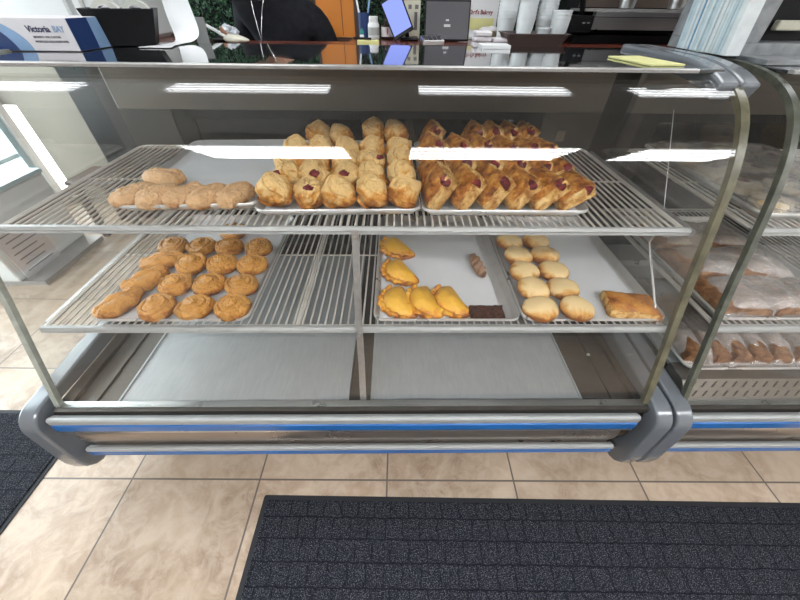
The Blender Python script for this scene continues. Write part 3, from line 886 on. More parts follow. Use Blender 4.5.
# --- round buns -------------------------------------------------------
def bun(seed):
    def mk(r):
        def fn(v):
            x = v.x * .050; y = v.y * .049
            z = (sgnpow(v.z, .85) * .5 + .5) * .052
            if v.z < 0: x *= (1 - .22 * v.z * v.z); y *= (1 - .22 * v.z * v.z)
            d = .003 * nz(x, y, z, 22, seed) + .0006 * nz(x, y, z, 120, seed)
            z += .003 * nz(x, y, 0, 30, seed + 3) * (1 if v.z > 0 else 0)
            return (x + d * v.x, y + d * v.y, max(0, z))
        part_from(shape(fn, 5), 'crust', M['bun'], r)
    return mk
BN = variant_set('round_bun', 'bun', 'pale round buns on the lower shelf', [bun(1), bun(2), bun(3)])
rw = ['fifth and rearmost pair', 'fourth pair from the front', 'third pair from the front', 'second pair from the front', 'front pair']
bs = [(.446, 1.105, .552, 1.110), (.452, 1.010, .556, 1.012), (.448, .915, .553, .917), (.450, .822, .552, .820), (.449, .728, .555, .728)]
for j, (xa, ya, xb, yb) in enumerate(bs):
    put(BN, rd.randrange(3), (xa, ya, ZLF), (radians(rd.uniform(-6, 8)), radians(rd.uniform(-5, 5)), rd.uniform(0, 6)), 'pale round bun, left one of the ' + rw[j], 1.05)
    put(BN, rd.randrange(3), (xb, yb, ZLF), (radians(rd.uniform(-6, 8)), radians(rd.uniform(-5, 5)), rd.uniform(0, 6)), 'pale round bun, right one of the ' + rw[j], 1.05)
r = thing('puff_pastry_square', 'amber rectangular puff pastry alone at the front right of the bun pan', 'pastry', (.742, .752, ZLF), (0, 0, radians(-10)))
mb = slab(.138, .092, .036, 21, .0022, .008, (26, 20, 12)); mb.build('crust', [M['feta'], M['strudel_cut']], r, True, world=False, sharp=60)

# ================================================================== NEIGHBOUR CASE GOODS
def wrap(name, x0, x1, y0, y1, z0, h, mat, label, seed, group, cat='plastic wrap', amp=.014):
    vs = []; fs = []; nx, ny = 44, 44
    for j in range(ny + 1):
        for i in range(nx + 1):
            u = i / nx * 2 - 1; v_ = j / ny * 2 - 1
            x = (x0 + x1) / 2 + u * (x1 - x0) / 2; y = (y0 + y1) / 2 + v_ * (y1 - y0) / 2
            e = (1 - abs(u) ** 6) * (1 - abs(v_) ** 6)
            z = z0 + h * e + amp * (nz(x, y, 0, 14, seed) + .5 * nz(x, y, 0, 40, seed)) * e
            vs.append((x, y, max(z, z0)))
    for j in range(ny):
        for i in range(nx):
            a = j * (nx + 1) + i; fs.append((a, a + 1, a + nx + 2, a + nx + 1))
    mb = MB().add(vs, fs)
    o = single(mb, name, mat, label, cat, group, smooth=True)
    o.modifiers.new('thickness', 'SOLIDIFY').thickness = .0006
    return o
# upper shelf: pan of pale cream pastries under film
make_tray(1.03, 1.50, .83, 1.45, ZU + .001, 'sheet pan of pale pastries on the upper shelf of the neighbouring case')
def pale(seed):
    def mk(r):
        def fn(v):
            x = v.x * .064; y = v.y * .052; z = (sgnpow(v.z, .6) * .5 + .5) * .036; d = .005 * nz(x, y, z, 30, seed)
            return (x + d * v.x, y + d * v.y, max(0, z + d * v.z))
        part_from(shape(fn, 4), 'crust', M['palecake'], r)
        def fr(v): return (v.x * .020 + .004 * nz(v.x, v.y, v.z, 3, seed), v.y * .014, .034 + v.z * .007)
        part_from(shape(fr, 3), 'filling', M['cherry'], r)
    return mk
PC = variant_set('cream_pastry', 'pastry', 'pale pastries under film in the neighbouring case', [pale(1), pale(2)])
n = 0
for j, y in enumerate((.90, 1.02, 1.14, 1.26, 1.38)):
    for i, x in enumerate((1.105, 1.25, 1.40)):
        put(PC, n, (x, y, ZU + .007), (0, 0, rd.uniform(0, 3)), 'pale pastry with red centre under film, row %s, %s' % (['nearest the glass', 'second from the glass', 'in the middle', 'second from the back', 'at the back'][j], ['left', 'middle', 'right'][i]), 1.0); n += 1
wrap('cling_film', 1.035, 1.495, .835, 1.445, ZU + .028, .032, M['film'], 'wrinkled clear film over the pale pastries on the upper shelf of the neighbouring case', 3, 'films and bags in the neighbouring case')
# middle shelf: wrapped loaves
make_tray(.995, 1.46, .695, 1.34, ZL + .001, 'sheet pan of film-wrapped flat loaves on the lower shelf of the neighbouring case')
def loaf(seed):
    def mk(r):
        mb = slab(.15, .16, .036, seed, .001, .010, (16, 16, 6)); mb.mi = [0] * len(mb.mi)
        mb.build('crust', M['loaf'], r, True, world=False, sharp=60)
    return mk
LF = variant_set('flat_loaf', 'bread', 'flat brown loaves under film in the neighbouring case', [loaf(31), loaf(32)])
for k, (x, y) in enumerate([(1.09, .80), (1.255, .80), (1.085, .98), (1.255, .98), (1.09, 1.16), (1.255, 1.16)]):
    put(LF, k, (x, y, ZL + .007), (0, 0, rd.uniform(-.06, .06)), 'flat brown loaf under film, %s column, %s' % (['left', 'right'][k % 2], ['nearest the glass', 'middle row', 'rear row'][k // 2]), (1.0, 1.0, 1.0))
for k, (y0, y1, w_) in enumerate([(.712, .89, 'nearest the glass'), (.893, 1.07, 'middle one'), (1.073, 1.25, 'rear one')]):
    wrap('plastic_wrap', 1.01, 1.43, y0, y1, ZL + .010, .052, M['bag'], 'cloudy wrinkled plastic wrap over flat loaves, ' + w_, 5 + k, 'films and bags in the neighbouring case', amp=.016)
# deck: bagged brown slices
make_tray(.985, 1.47, .655, 1.28, .495, 'lowest sheet pan in the neighbouring case, holding bagged brown bread')
def bread(seed):
    def mk(r):
        mb = slab(.050, .12, .05, seed, .0005, .004, (10, 16, 8)); mb.mi = [0] * len(mb.mi)
        mb.build('crust', M['loaf'], r, True, world=False, sharp=60)
    return mk
BR = variant_set('brown_bread_piece', 'bread', 'bagged bread pieces low in the neighbouring case', [bread(41), bread(42), bread(43)])
ordn = ['leftmost', 'second from the left', 'third from the left', 'fourth from the left', 'fifth from the left', 'rightmost']
for k in range(6):
    x = 1.035 + .078 * k
    put(BR, k, (x, .745, .501), (0, radians(rd.uniform(-8, 8)), radians(rd.uniform(-22, 10))), 'brown bread piece in a clear bag, %s of the low front row' % ordn[k], 1.0)
    wrap('plastic_bag', x - .038, x + .038, .672, 1.15, .503, .062, M['bag'], 'cloudy clear bag holding bread, %s of the low row' % ordn[k], 11 + k, 'films and bags in the neighbouring case', 'bag', .010)

# ================================================================== MATS
def mat_material():
    m, nt, out = nmat('ribbed_carpet_mat')
    v = objco(nt)
    b1 = nt.nodes.new('ShaderNodeTexBrick'); b1.offset = .35; b1.offset_frequency = 2
    for k, val in (('Scale', 1.0), ('Mortar Size', .0030), ('Mortar Smooth', .8), ('Brick Width', .063), ('Row Height', .066)): b1.inputs[k].default_value = val
    b1.inputs['Color1'].default_value = (.9, .9, .9, 1); b1.inputs['Color2'].default_value = (.6, .6, .6, 1)
    dv = nt.nodes.new('ShaderNodeTexNoise'); dv.inputs['Scale'].default_value = 40; nt.links.new(v, dv.inputs['Vector'])
    va = nt.nodes.new('ShaderNodeVectorMath'); va.operation = 'MULTIPLY_ADD'; va.inputs[1].default_value = (.022, .012, 0); nt.links.new(dv.outputs['Color'], va.inputs[0]); nt.links.new(v, va.inputs[2])
    nt.links.new(va.outputs[0], b1.inputs['Vector'])
    wv = nt.nodes.new('ShaderNodeTexNoise'); wv.inputs['Scale'].default_value = 330; wv.inputs['Detail'].default_value = 2
    nt.links.new(v, wv.inputs['Vector'])
    speck = ramp(nt, wv.outputs['Fac'], [(.45, (.006, .0065, .010)), (.55, (.016, .017, .024)), (.68, (.11, .113, .13))])
    col = mixc(nt, b1.outputs['Fac'], speck, (.006, .006, .012))
    h = mathn(nt, 'ADD', mathn(nt, 'MULTIPLY', b1.outputs['Fac'], -1.0), mathn(nt, 'MULTIPLY', wv.outputs['Fac'], .6))
    pbr(nt, out, col, .9, 0, bump(nt, h, .8, .004), .2)
    return m
M['mat'] = mat_material()
def floor_mat(corner, rotdeg, w, d, label, cx=1):
    """corner: back-left (cx=1) or back-right (cx=-1) corner on the floor, mat extends toward the viewer"""
    t = thing('floor_mat', label, 'floor mat', (corner[0], corner[1], 0), (0, 0, radians(rotdeg)), None)
    xa, xb = (0, w) if cx > 0 else (-w, 0)
    b = MB(); b.rbox((xa, -d, 0), (xb, 0, .004), .008); b.build('rubber_border', M['blackrub'], t, world=False)
    b = MB(); b.box((xa + .018, -d + .018, .0041), (xb - .018, -.018, .0085)); o = b.build('carpet_panel', M['mat'], t, world=False); bev(o, .002)
    return t
floor_mat((-.504, .443), -1.2, 2.3, 1.1, 'large charcoal textured mat on the tile floor in front of the case', 1)
floor_mat((-1.395, .80), -1.0, 1.4, 1.2, 'charcoal textured mat at the left edge beyond the case end', -1)

# ================================================================== BEHIND THE CASE
ZT = 1.307; ZD = 1.29
# raised service counter
M['redwood'] = simple('reddish_wood_counter', (.11, .028, .018), .22, 0, .3, 14, spec=.6)
t = thing('service_counter', 'reddish brown wooden staff counter behind the pastry cases', 'counter', (.2, 1.9, 0))
b = MB()
b.loft([[(x, y, z) for x, y in ((-1.66, 1.56), (2.6, 1.56), (2.6, 2.12), (-.20, 2.12), (-.20, 1.80), (-.95, 1.80), (-.95, 2.12), (-1.66, 2.12))] for z in (ZD - .03, ZD)])
bev(b.build('countertop', M['redwood'], t), .003)
b = MB()
b.loft([[(x, y, z) for x, y in ((-1.25, 1.62), (2.55, 1.62), (2.55, 2.08), (-.16, 2.08), (-.16, 1.77), (-.99, 1.77), (-.99, 2.08), (-1.25, 2.08))] for z in (0, ZD - .031)])
b.build('counter_body', M['wall_dark'], t)

# hedge
m, nt, out = nmat('boxwood_leaf')
v = objco(nt); f = texnoise(nt, v, 60, 3)
pbr(nt, out, ramp(nt, f, [(.35, (.008, .035, .018)), (.5, (.025, .085, .04)), (.7, (.10, .20, .10))]), .4, 0, None, .4)
M['leaf'] = m
b = MB(); rl = random.Random(5); vs = []; fs = []
for k in range(30000):
    x = rl.uniform(-2.2, 1.35); z = rl.uniform(1.08, 2.1) if k % 3 else rl.uniform(1.15, 1.5); y = 2.62 - rl.random() ** 2 * .06
    s = rl.uniform(.006, .011)
    e = Euler((rl.uniform(.3, 2.4), rl.uniform(-.9, .9), rl.uniform(0, 6.28))).to_matrix()
    q = [e @ Vector(p) for p in ((-s, 0, 0), (0, -s * .6, .002), (s, 0, 0), (0, s * .6, .002))]
    bi = len(vs); vs += [(x + p.x, y + p.y, z + p.z) for p in q]; fs.append((bi, bi + 1, bi + 2, bi + 3))
b.add(vs, fs)
hd = thing('hedge_panel', 'dense artificial boxwood hedge panel behind the staff counter', 'plant wall', (-.42, 2.68, 0))
lv = b.build('leaves', M['leaf'], hd); lv['kind'] = 'stuff'
MB().box((-2.22, 2.63, 0), (1.37, 2.70, 2.12)).build('backing', M['black'], hd)

# ---- things on the case top --------------------------------------------------
M['navy'] = simple('navy_print', (.012, .035, .13), .45, 0, .1, 10)
M['paleblue'] = simple('pale_blue_print', (.20, .32, .50), .45, 0, .1, 10)
M['carton'] = simple('white_carton', (.60, .58, .60), .5, 0, .03, 10)
M['ink'] = simple('dark_ink', (.03, .035, .09), .5)
M['inkgrey'] = simple('grey_ink', (.13, .12, .13), .5)
bx0, bx1, by0, by1, bz1 = -1.30, -.885, 1.170, 1.34, ZT + .001 + .072
t = thing('paper_sheet_box', 'white and navy carton of deli paper sheets on the left of the case top', 'box', ((bx0 + bx1) / 2, (by0 + by1) / 2, ZT + .001))
b = MB(); b.box((bx0, by0, ZT + .001), (bx1, by1, bz1)); bev(b.build('carton', M['carton'], t), .002)
def arc_patch(poly, mat, nm): # on the front face
    q = MB(); q.add([(x, by0 - .0006, z) for x, z in poly] + [(x, by0 + .0002, z) for x, z in poly],
                    [tuple(range(len(poly))), tuple(reversed(range(len(poly), 2 * len(poly))))] + [(i, (i + 1) % len(poly), (i + 1) % len(poly) + len(poly), i + len(poly)) for i in range(len(poly))])
    q.build(nm, mat, t)
z0 = ZT + .002; z1 = bz1 - .001
def arc(xb, xt, bulge, n=10): return [(xb + (xt - xb) * k / n + bulge * sin(pi * k / n), z0 + (z1 - z0) * k / n) for k in range(n + 1)]
arc_patch([(bx0, z1), (bx0, z0)] + arc(-1.052, -1.115, .012), M['navy'], 'navy_band')
a1 = arc(-1.0518, -1.1148, .012); a2 = arc(-1.012, -1.085, .018)
arc_patch(a1[::-1] + a2, M['paleblue'], 'pale_blue_band')
text_part('brand_lettering', 'Victoria', .0195, M['ink'], t, (-1.003, by0 - .0008, ZT + .043), bold=.0005)
text_part('brand_lettering', 'BAY', .0195, M['paleblue'], t, (-.932, by0 - .0008, ZT + .043), sx=.85, bold=.0003)
text_part('small_lettering', '500 SHEETS • 8 IN. X 10.75 IN.', .0068, M['inkgrey'], t, (-.996, by0 - .0008, ZT + .030), sx=.85, bold=.0001)
text_part('small_lettering', 'INTERFOLDED DELICATESSEN PAPER', .0068, M['inkgrey'], t, (-.996, by0 - .0008, ZT + .020), sx=.80, bold=.0001)
q = MB(); q.box((bx1 - .0002, by0, z0), (bx1 + .0008, by1 - .09, z1)); q.build('navy_panel', M['navy'], t)
q = MB(); q.box((bx1 - .0002, by1 - .09, z0), (bx1 + .0007, by1 - .03, z1)); q.build('pale_blue_panel', M['paleblue'], t)
# black bin
t = thing('black_bin', 'open black plastic bin with flared sides holding tape, beside the carton', 'bin', (-.850, 1.365, ZT + .001), (0, 0, radians(22)))
q = MB(); w0, d0, w1, d1, hh, tk = .068, .045, .098, .058, .090, .004
def ring(w, d, z): return [(-w, -d, z), (w, -d, z), (w, d, z), (-w, d, z)]
q.loft([ring(w0, d0, 0), ring(w1, d1, hh), ring(w1 - tk, d1 - tk, hh), ring(w0 - tk, d0 - tk, tk)])
bev(q.build('bin_body', M['black'], t, world=False), .002)
M['tape'] = simple('clear_tape', (.62, .63, .58), .25, 0, .08, 20)
for k, (dx, dy, lab) in enumerate(((-.035, 0, 'left roll of pale clear tape standing in the black bin'), (.045, .005, 'right roll of pale clear tape standing in the black bin'))):
    r = thing('tape_roll', lab, 'tape', (-.850 + dx * cos(.49) - dy * sin(.49), 1.365 + dx * sin(.49) + dy * cos(.49), ZT + .070), (pi / 2, 0, .2), 'tape rolls in the black bin')
    q = MB(); q.lathe([(.030, -.011), (.042, -.011), (.042, .011), (.030, .011), (.030, -.011)], n=28, capb=False, capt=False); q.build('tape_ring', M['tape'], r, True, world=False)
    q = MB(); q.lathe([(.027, -.012), (.0298, -.012), (.0298, .012), (.027, .012), (.027, -.012)], n=28, capb=False, capt=False); q.build('core', M['white'], r, True, world=False)
# white container behind
t = thing('storage_tub', 'large translucent white tub behind the carton at the left', 'tub', (-1.30, 1.82, ZD + .001))
q = MB(); q.rbox((-1.62, 1.66, ZD + .001), (-1.02, 1.98, ZD + .25), .03, 5); q.build('tub_body', M['whitep'], t, True)
q = MB(); q.rbox((-1.635, 1.645, ZD + .25), (-1.005, 1.995, ZD + .275), .03, 5); q.build('tub_lid', M['whitep'], t, True)
# hanging sheet of white paper from a roll: comes down and curls over the case top
q = MB(); path = [(1.545, ZD + .32), (1.535, ZD + .2), (1.52, ZD + .10), (1.495, ZD + .045), (1.455, ZT + .006), (1.40, ZT + .0022), (1.33, ZT + .002), (1.28, ZT + .002)]
P2 = catmull(path, 5)
q.loft([[(xa, p.x, p.y), (xb, p.x, p.y), (xb, p.x + .001, p.y + .001), (xa, p.x + .001, p.y + .001)] for i, p in enumerate(P2) for xa, xb in [(-.775 - .02 * sin(i * .2), -.700 - .012 * sin(i * .3))]])
single(q, 'paper_sheet', M['white'], 'strip of white paper hanging down and curling onto the case top', 'paper', smooth=True)
t = thing('paper_roll', 'wide white paper roll above the hanging paper strip', 'paper roll', (-.9, 1.60, ZD + .001))
q = MB(); q.loft([[(x, 1.60 + .055 * cos(2 * pi * k / 28), ZD + .30 + .055 * sin(2 * pi * k / 28)) for k in range(28)] for x in (-1.15, -.70)]); q.build('roll', M['white'], t, True)
for x in (-1.17, -.68):
    q = MB(); q.box((x - .005, 1.593, ZD + .20), (x + .005, 1.607, ZD + .31)) if x > -1 else q.box((x - .006, 1.585, ZD + .001), (x + .006, 1.615, ZD + .31)); q.build('roll_stand', M['alu'], t)
q = MB(); q.box((-1.17, 1.655, ZD + .001), (-1.155, 1.659, ZD + .21)); q.box((-1.17, 1.593, ZD + .19), (-.68, 1.600, ZD + .20)); q.build('roll_bar', M['alu'], t)
# grey card
q = MB(); q.box((-.765, 1.63, ZD + .001), (-.722, 1.64, ZD + .080), rot=(radians(-10), 0, 0)); single(q, 'grey_card', M['alu_light'], 'small grey card leaning upright beside the hanging paper', 'card')
q = MB(); q.loft([[(-.70, 1.70, ZD + .001), (-.655, 1.70, ZD + .001), (-.695, 1.70, ZD + .05)], [(-.70, 1.72, ZD + .001), (-.655, 1.72, ZD + .001), (-.695, 1.72, ZD + .05)]]); M['cardb'] = simple('brown_card', (.32, .16, .09), .7); single(q, 'brown_cardboard_wedge', M['cardb'], 'little brown cardboard triangle next to the grey card', 'cardboard')
# handset and crumpled bag
t = thing('tape_gun', 'white handled dispenser lying with its handle up in front of the person', 'dispenser', (-.66, 1.70, ZD + .001))
q = MB(); q.tube([(-.755, 1.72, ZD + .052), (-.72, 1.71, ZD + .038), (-.68, 1.70, ZD + .018)], .006, 10); q.build('handle', M['white'], t, True)
q = MB(); q.rbox((-.735, 1.68, ZD + .001), (-.66, 1.75, ZD + .016), .01); q.build('dark_base', M['black'], t)
def fn(v):
    d = .010 * nz(v.x, v.y, v.z, 2.2, 5) + .006 * nz(v.x, v.y, v.z, 5, 2); return (-.680 + v.x * (.036 + d), 1.745 + v.y * (.03 + d), ZD + .028 + v.z * (.026 + d))
M['cloudy'] = simple('cloudy_plastic', (.50, .53, .57), .25, 0, .2, 60)
single(shape(fn, 4), 'crumpled_bag', M['cloudy'], 'crumpled translucent plastic bag behind the white dispenser', 'bag', smooth=True)
M['cream'] = simple('cream_plastic', (.62, .60, .50), .4)
q = shape(lambda v: (-.625 + v.x * .048 + .01 * v.z, 1.66 + v.y * .03, ZD + .001 + (v.z * .5 + .5) * .026 * (1 - .4 * v.x)), 4)
single(q, 'cream_handset', M['cream'], 'rounded cream-white handset lying in front of the person', 'handset', smooth=True)

# sticky notes and small things
M['yellow'] = simple('pale_yellow_paper', (.68, .66, .30), .6, 0, .04, 30)
def yellow_pad(loc, w, d, h, rot, label, name='yellow_notepad', mat=None, lines=False):
    t = thing(name, label, 'notepad', loc, (0, 0, radians(rot)))
    q = MB(); n = 5
    for i in range(n): q.box((-w / 2 + .0004 * (i % 2), -d / 2, h * i / n), (w / 2 + .0004 * (i % 2), d / 2, h * (i + .9) / n))
    q.build('sheets', mat or M['yellow'], t, world=False)
    return t
yp = yellow_pad((.680, 1.10, ZT + .0005), .098, .175, .004, 8, 'pale yellow legal pad lying on the right of the case top')
yellow_pad((-.108, 1.665, ZD + .001), .085, .07, .014, 3, 'small yellow sticky note block at the counter edge', 'sticky_note_block')
# black pen lying on the note block
q = MB(); q.tube([(-.165, 1.665, ZD + .021), (-.095, 1.66, ZD + .020)], .004, 8); single(q, 'black_marker', M['black'], 'black marker lying across the yellow sticky note block', 'marker', smooth=True)
# orange box / frame
M['orange'] = simple('orange_panel', (.56, .19, .025), .45, 0, .05, 6)
M['brownframe'] = simple('brown_frame', (.06, .03, .02), .4)
t = thing('back_shelf', 'black shelf unit against the hedge panel behind the person', 'shelf', (-.25, 2.50, 0))
q = MB(); q.box((-.62, 2.45, 0), (.30, 2.55, 1.240)); q.build('shelf_body', M['black'], t)
q = MB(); q.box((-.63, 2.445, 1.240), (.31, 2.552, 1.249)); q.build('shelf_top', M['brownframe'], t)
t = thing('orange_box', 'orange box with dark brown frame on the shelf beside the person', 'box', (-.32, 2.50, 1.250))
q = MB(); q.box((-.440, 2.455, 1.262), (-.232, 2.545, 1.50)); q.build('orange_panel', M['orange'], t)
q = MB(); q.box((-.231, 2.448, 1.250), (-.212, 2.545, 1.505)); q.box((-.455, 2.448, 1.250), (-.231, 2.545, 1.261)); q.box((-.455, 2.448, 1.261), (-.441, 2.545, 1.505)); q.build('brown_frame', M['brownframe'], t)
q = MB(); q.box((-.302, 2.4535, 1.27), (-.299, 2.455, 1.50)); q.build('seam', M['brownframe'], t)
# bottles
M['labelred'] = simple('red_label_print', (.45, .02, .02), .5)
M['amber'] = simple('dark_bottle', (.02, .012, .01), .15, spec=.7)
M['green'] = simple('teal_cap', (.01, .22, .18), .4)
t = thing('white_pill_bottle', 'white round bottle standing next to the orange box', 'bottle', (-.098, 1.93, ZD + .001), group='small bottles on the counter')
q = MB(); q.lathe([(.024, 0), (.026, .003), (.026, .050), (.022, .058), (.018, .060)], n=24); q.build('bottle_body', M['whitep'], t, True, world=False)
q = MB(); q.lathe([(.020, .060), (.020, .078), (.018, .080)], n=24); q.build('bottle_cap', M['white'], t, True, world=False)
q = MB(); q.lathe([(.0264, .014), (.0264, .042)], n=24, capb=False, capt=False); q.build('bottle_label', M['alu_light'], t, True, world=False)
t = thing('dark_dropper_bottle', 'dark bottle with white label and red mark between white bottle and tablet', 'bottle', (-.036, 1.935, ZD + .001), group='small bottles on the counter')
q = MB(); q.lathe([(.026, 0), (.028, .003), (.028, .050), (.014, .062), (.014, .072)], n=24); q.build('bottle_body', M['amber'], t, True, world=False)
q = MB(); q.lathe([(.0284, .010), (.0284, .044)], n=24, capb=False, capt=False); q.build('bottle_label', M['carton'], t, True, world=False)
q = MB(); q.box((-.002, -.0292, .018), (.003, -.0282, .040)); q.build('red_mark', M['labelred'], t, world=False)
q = MB(); q.lathe([(.015, .072), (.015, .088), (.006, .092), (.006, .105), (.003, .108)], n=16); q.build('bottle_cap', M['black'], t, True, world=False)
t = thing('glue_bottle', 'tiny bottle with teal cap behind the sticky notes', 'bottle', (-.142, 1.80, ZD + .001), group='small bottles on the counter')
q = MB(); q.lathe([(.008, 0), (.009, .02), (.006, .024)], n=14); q.build('bottle_body', M['whitep'], t, True, world=False)
q = MB(); q.lathe([(.008, .024), (.008, .034), (.002, .044)], n=14); q.build('bottle_cap', M['green'], t, True, world=False)
# pen cup
t = thing('pen_cup', 'dark blue pen cup beside the orange box', 'cup', (-.145, 1.98, ZD + .001))
q = MB(); q.lathe([(.024, 0), (.026, .09), (.023, .09), (.021, .004)], n=20, capt=True); q.build('cup_body', M['navy'], t, True, world=False)
for k, (dx, ty, mt, lab) in enumerate(((-.008, -14, M['white'], 'white pen leaning left in the pen cup'), (.008, 16, M['paleblue'], 'pale blue pen leaning right in the pen cup'), (0, 2, M['black'], 'black pen upright in the pen cup'))):
    q = MB(); q.tube([(0, 0, 0), (0, 0, .13), (0, 0, .14)], [.004, .004, .0015], 8); o = single(q, 'pen', mt, lab, 'pen', 'pens in the cup', smooth=True, org=(0, 0, 0)); o.location = (-.145 + dx * .6, 1.98, ZD + .006); o.rotation_euler = (0, radians(ty * .7), 0)
# tablet on a stand, tilted
m, nt, out = nmat('blue_screen'); em = nt.nodes.new('ShaderNodeEmission'); em.inputs[0].default_value = (.20, .25, .62, 1); em.inputs[1].default_value = 1.0; nt.links.new(em.outputs[0], out.inputs[0]); M['screen'] = m
t = thing('tablet_on_stand', 'black tablet with lit blue screen tilted on its stand', 'tablet', (.035, 1.88, ZD + .001))
R4 = Matrix.Translation(Vector((.012, 1.86, ZD + .075))) @ Matrix.Rotation(radians(-27), 4, 'Y') @ Matrix.Rotation(radians(-14), 4, 'X')
q = MB(); vsl = []
def obox(q, a, b):
    x0, y0, z0_ = a; x1, y1, z1_ = b
    q.add([tuple(R4 @ Vector(p)) for p in ((x0, y0, z0_), (x1, y0, z0_), (x1, y1, z0_), (x0, y1, z0_), (x0, y0, z1_), (x1, y0, z1_), (x1, y1, z1_), (x0, y1, z1_))], [(0, 3, 2, 1), (4, 5, 6, 7), (0, 1, 5, 4), (1, 2, 6, 5), (2, 3, 7, 6), (3, 0, 4, 7)])
obox(q, (-.047, 0, -.062), (.047, .010, .080)); bev(q.build('tablet_body', M['black'], t), .003)
q = MB(); obox(q, (-.041, -.0008, -.048), (.041, -.0001, .074)); q.build('screen', M['screen'], t)
q = MB(); q.rbox((.020, 1.85, ZD + .001), (.105, 1.94, ZD + .012), .01); q.tube([(.055, 1.90, ZD + .01), (.045, 1.89, ZD + .05), (.022, 1.875, ZD + .07)], .010, 10); q.build('stand', M['black'], t, True)
q = MB(); q.rbox((-.012, 1.935, ZD + .001), (.03, 1.975, ZD + .055), .012); single(q, 'white_adapter', M['whitep'], 'small white plastic block behind the tilted tablet', 'adapter')
M['beige'] = simple('beige_card', (.52, .50, .40), .6)
t = thing('product_box', 'upright cream carton with dark print behind the tablet', 'box', (.075, 2.03, ZD + .001))
q = MB(); q.box((.04, 2.01, ZD + .001), (.115, 2.06, ZD + .135)); q.build('carton', M['beige'], t)
q = MB(); q.box((.088, 2.0092, ZD + .03), (.102, 2.0102, ZD + .095)); q.box((.06, 2.0092, ZD + .105), (.075, 2.0102, ZD + .12)); q.box((.09, 2.0092, ZD + .105), (.106, 2.0102, ZD + .12)); q.build('dark_print', M['inkgrey'], t)
# grey display
M['dgrey'] = simple('dark_grey_plastic', (.045, .043, .050), .45, 0, .06, 10)
t = thing('card_terminal_display', 'dark grey display leaning back on the counter', 'display', (.225, 1.88, ZD + .001))
R4 = Matrix.Translation(Vector((.225, 1.845, ZD + .004))) @ Matrix.Rotation(radians(-16), 4, 'X')
q = MB(); obox(q, (-.098, 0, 0), (.098, .012, .142)); bev(q.build('display_body', M['black'], t), .004)
q = MB(); obox(q, (-.092, -.001, .006), (.092, -.0001, .133)); q.build('panel', M['dgrey'], t)
q = MB(); obox(q, (-.014, -.0016, .048), (.014, -.001, .057)); obox(q, (-.007, -.0016, .068), (.007, -.001, .074)); q.build('badge', M['alu_light'], t)
q = MB(); q.box((.18, 1.87, ZD + .001), (.27, 1.95, ZD + .006)); q.build('foot', M['black'], t)
# silver calculator
t = thing('calculator', 'small silver calculator with dark keys at the counter edge', 'calculator', (.148, 1.69, ZD + .001), (0, 0, radians(8)))
q = MB(); q.rbox((-.044, -.034, 0), (.044, .034, .018), .006, 3, Matrix.Rotation(radians(10), 4, 'X') @ Matrix.Translation((0, 0, .006))); q.build('case', M['alu'], t, world=False)
q = MB(); Rk = Matrix.Rotation(radians(10), 4, 'X') @ Matrix.Translation((0, 0, .006))
for i in range(4):
    for j in range(3):
        vs_ = [tuple(Rk @ Vector((-.036 + i * .018 + a, -.028 + j * .014 + b_, c_))) for c_ in (.018, .0205) for a, b_ in ((0, 0), (.013, 0), (.013, .010), (0, .010))]
        q.add(vs_, [(0, 3, 2, 1), (4, 5, 6, 7), (0, 1, 5, 4), (1, 2, 6, 5), (2, 3, 7, 6), (3, 0, 4, 7)])
q.build('keys', M['dgrey'], t, world=False)
# sign
M['signred'] = simple('dark_red_ink', (.22, .012, .018), .5)
t = thing('shop_sign', 'upright white sign with dark red lettering and a yellow note', 'sign', (.40, 2.03, ZD + .001))
q = MB(); q.box((.305, 2.02, ZD + .01), (.475, 2.026, ZD + .26)); q.box((.33, 2.0, ZD + .001), (.45, 2.06, ZD + .010)); q.build('sign_board', M['white'], t)
text_part('lettering', "Chef's Bakery", .0215, M['signred'], t, (.394, 2.0195, ZD + .090), align='CENTER', sx=.95, bold=.0006)
q = MB(); q.box((.345, 2.0185, ZD + .035), (.462, 2.0195, ZD + .076)); q.build('yellow_note', M['yellow'], t)
# basket
M['basket'] = simple('straw_basket', (.34, .29, .21), .7, 0, .4, 120, .5)
t = thing('wicker_basket', 'low woven basket in front of the sign', 'basket', (.425, 1.90, ZD + .001))
q = MB(); q.lathe([(.04, 0), (.060, .018), (.068, .038), (.064, .040), (.055, .020), (.036, .004)], n=30); q.build('basket_body', M['basket'], t, True, world=False)
def fn(v): d = .006 * nz(v.x, v.y, v.z, 4, 1); return (v.x * .05, v.y * .05, .038 + v.z * .012 + d)
part_from(shape(fn, 4), 'paper_filling', M['carton'], t)
# napkin / pastry-bag packs
for k, (x0_, x1_, yy, hh_, lab) in enumerate(((.305, .375, 1.62, .050, 'taller wrapped stack of white pastry papers beside the display'), (.378, .450, 1.62, .030, 'lower wrapped stack of white pastry papers right of the taller one'))):
    t = thing('paper_pack', lab, 'paper pack', ((x0_ + x1_) / 2, yy + .03, ZD + .001), group='paper packs on the counter')
    n_ = 3 if k == 0 else 2
    for i in range(n_):
        q = MB(); q.rbox((x0_ + .002 * i, yy, ZD + .001 + hh_ * i / n_), (x1_ - .001 * i, yy + .07, ZD + hh_ * (i + .93) / n_), .006); q.build('folded_pack', M['carton'], t)
q = MB(); q.box((.305, 1.480, ZT + .0005), (.385, 1.50, ZT + .0009)); q.box((.290, 1.375, ZT - .0), (.385, 1.455, ZT + .010)); single(q, 'white_envelope_stack', M['white'], 'thin stack of white slips on the case top under the papers', 'paper')
